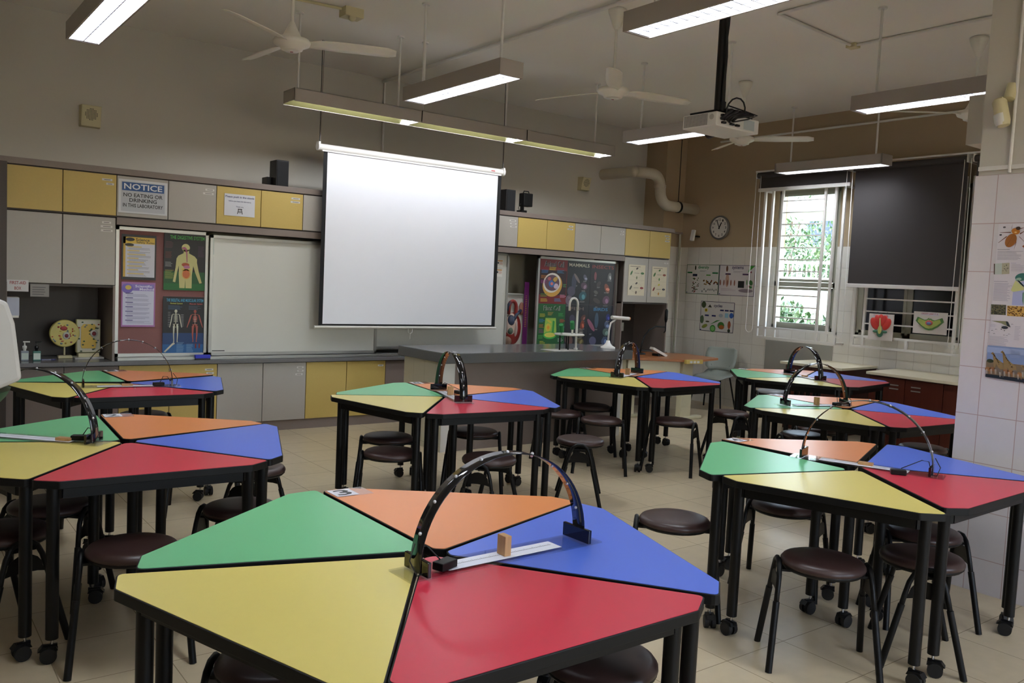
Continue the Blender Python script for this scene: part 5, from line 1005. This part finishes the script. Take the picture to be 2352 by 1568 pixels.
for (x, y, d, lab) in [(3.221, 2.837, -45, 'brown stool standing alone between the nearest and right front tables'), (3.31, 2.06, -45, 'brown stool under the yellow desk of the right front table'), (3.79, 1.87, 215, 'brown stool with hoop facing us at the right front table'), (4.21, 2.08, -37, 'brown stool tucked deep under the right front table'), (4.0, 2.74, -70, 'brown stool under the green side of the right front table'),
    (2.72, 4.85, -32, 'front brown stool of the pair left of the centre table'), (2.96, 5.33, -30, 'rear brown stool of the pair left of the centre table'), (3.67, 5.27, -37, 'brown stool behind the centre table near bench end'), (3.21, 4.43, 215, 'brown stool seen through the arch of the nearest table'), (4.22, 4.68, 228, 'brown stool standing free right of the centre table'),
    (5.035, 5.33, -42, 'brown stool at left front of the table beside the bench'), (5.5, 5.96, -37, 'brown stool under the table beside the bench, at the back'), (5.63, 5.04, -65, 'brown stool in front of the table beside the bench'), (4.94, 5.75, -25, 'dark stool between the bench front and back table'), (6.54, 5.154, 250, 'brown stool right of the table beside the bench'),
    (6.6, 4.24, -45, 'brown stool behind the right middle table'), (6.60, 3.32, -40, 'brown stool under the blue side of the right middle table'), (6.15, 4.1, -30, 'brown stool hidden below the right middle table'),
    (.851, 3.617, -12, 'large brown stool in front of the left table'), (0.675, 4.451, -42, 'brown stool under the left table'), (.45, 4.08, -75, 'brown stool at the left edge under the yellow desk'), (1.431, 3.995, -37, 'brown stool by the red desk corner of the left table'), (1.78, 4.78, 230, 'brown stool behind the blue desk of the left table'),
    (.96, 2.35, -37, 'brown stool under the yellow desk of the nearest table'), (1.8, 1.85, 238, 'brown stool under the red desk of the nearest table'), (1.67, 6.85, 0, 'brown stool behind the back left table'), (.75, 5.35, 20, 'brown stool between the two left tables'), (1.75, 5.6, -20, 'brown stool in front of the back left table')]:
    stool(x, y, d, lab)
stool(8.53, 6.12, -37, 'grey seated stool between the back right table and counter', True)

# ============================================================ LEFT EDGE OBJECT
t = thing('white_dispenser', 'blurry white plastic case at left edge on green stand', 'dispenser')
MB().prism(roundpoly([(-.05, 1.395), (.150, 1.395), (.188, 1.412), (.178, 1.50), (.168, 1.532), (.150, 1.540), (-.05, 1.545)], .010), -.06, .06, mat('off_white_case', (186, 182, 176), .45), Matrix(((1, 0, 0, 0), (0, 0, -1, 1.56), (0, 1, 0, 0), (0, 0, 0, 1)))).build('case', t, .006)
MB().lathe([(.015, 1.2), (.05, 1.30), (.125, 1.385), (.13, 1.394)], mat('dark_green_plastic', (14, 62, 40), .4), 20, Matrix.Translation((.05, 1.56, 0))).build('cup', t)
MB().cyl((.0, 1.56, 0), (.05, 1.56, 1.21), .02, BLACK, 12).lathe([(.14, 0), (.14, .015), (.03, .03)], BLACK, 24, Matrix.Translation((0, 1.56, 0))).build('stand', t)
tag(MB().box(1.44, 1.448, 6.15, 6.158, .7502, .755, WHITEPL).build('paper_scrap'), 'tiny white scrap on the red desk of the back left table', 'scrap')

# ============================================================ OUTSIDE
GRASS = mat('lawn_green', (104, 118, 84), .9, noise=.4, scale=3)
LEAF = [mat('leaf_green_a', (96, 124, 84), .6, noise=.3, scale=2), mat('leaf_green_b', (126, 146, 108), .6, noise=.3, scale=2), mat('leaf_green_c', (66, 92, 64), .6, noise=.3, scale=2)]
tag(MB().box(9.8, 15.4, 3, 20, -.2, .0, GRASS).build('lawn'), 'green lawn outside the window', 'lawn'); tag(MB().box(15.4, 40, 3, 34, -.2, .7, GRASS).build('garden_terrace'), 'raised green terrace outside beyond the window', 'terrace')
def bush(x, y, z, rx, ry, rz, n, lab, seed, name='garden_shrub'):
    r = random.Random(seed); t = thing(name, lab, 'shrub', (x, y, z), group='shrubs and trees seen through the window')
    m = MB()
    for i in range(n):
        while True:
            p = Vector((r.uniform(-1, 1), r.uniform(-1, 1), r.uniform(-1, 1)))
            if .45 < p.length < 1: break
        p = Vector((p.x*rx, p.y*ry, (p.z+1)*rz)); s = r.uniform(.06, .13)
        T2 = Matrix.Translation(p) @ Matrix.Rotation(r.uniform(0, 6.28), 4, 'Z') @ Matrix.Rotation(r.uniform(-1.2, 1.2), 4, 'X')
        m.add([(-s*.4, 0, 0), (0, -s, 0), (s*.4, 0, .01), (0, s, 0)], [(0, 1, 2, 3)], LEAF[r.randrange(3)], T=T2)
    m.build('foliage', t); MB().cyl((0, 0, -.02), (0, 0, rz*1.2), .05, mat('bark', (90, 70, 54), .9), 8).tube([(0, 0, rz*.5), (rx*.4, 0, rz*1.2)], .025, mat('bark', (90, 70, 54), .9), 6).tube([(0, 0, rz*.4), (-rx*.3, ry*.3, rz*1.3)], .025, mat('bark', (90, 70, 54), .9), 6).build('trunk', t)
bush(13.9, 10.2, 0, 1.0, 1.1, .78, 2000, 'low leafy shrub right outside the tall window', 1)
bush(13.5, 8.0, 0, .9, .95, .70, 1600, 'low leafy shrub outside at the right of the window', 2)
bush(20.5, 14.8, .7, 1.8, 1.6, 1.55, 3000, 'broad shrub behind the white railing outside', 3)
bush(19.6, 11.7, .7, 1.5, 1.4, 1.4, 2800, 'second shrub behind the white railing outside', 4)
bush(21.6, 17.6, .7, 1.6, 1.5, 1.7, 2600, 'tall tree left in the window view', 5, 'garden_tree')
bush(29.6, 20.9, .7, 2.0, 2.0, 3.9, 3400, 'far tall tree in the window view', 6, 'garden_tree')
def railing(x, y0, y1, z0, z1, lab):
    t = thing('garden_railing', lab, 'railing', group='white garden railings'); m = MB(); n = int((y1-y0)/.13)
    for i in range(n+1): m.box(x-.015, x+.015, y0+i*.13-.012, y0+i*.13+.012, z0, z1, WHITEM)
    m.build('balusters', t); MB().box(x-.03, x+.03, y0, y1, z1-.03, z1+.03, WHITEM).box(x-.03, x+.03, y0, y1, z0+.02, z0+.07, WHITEM).build('rails', t)
railing(17.6, 9.2, 14, 1.95, 2.36, 'white railing standing on the pale garden wall outside'); railing(15.3, 8.6, 12.5, 0, 1.3, 'lower white railing behind the near shrubs outside')
tag(bx('garden_wall', 17.5, 17.7, 9.0, 14.4, .7, 1.95, mat('pale_garden_wall', (186, 192, 180), .8, noise=.15, scale=3)), 'pale garden wall under the white railing outside', 'wall')
t = thing('neighbour_building', 'pale building with blue-grey panels far outside the window', 'building')
bx('wall', 33, 34, 10, 34, .7, 9, mat('pale_render', (206, 212, 222), .8), t); bx('window', 32.96, 33, 21.2, 22.5, 3.8, 5.1, mat('dark_blue_window', (60, 72, 96), .3), t)
t = thing('garden_canopy', 'bright white canopy stretched outside above the shrubs', 'canopy'); bx('fabric', 24.0, 27.0, 10, 21.5, 4.25, 4.7, mat('canopy_white', (250, 250, 246), .8), t)
for y in (12.5, 20.5): MB().cyl((25.2, y, .7), (25.2, y, 4.25), .05, WHITEM, 10).build('post', t)
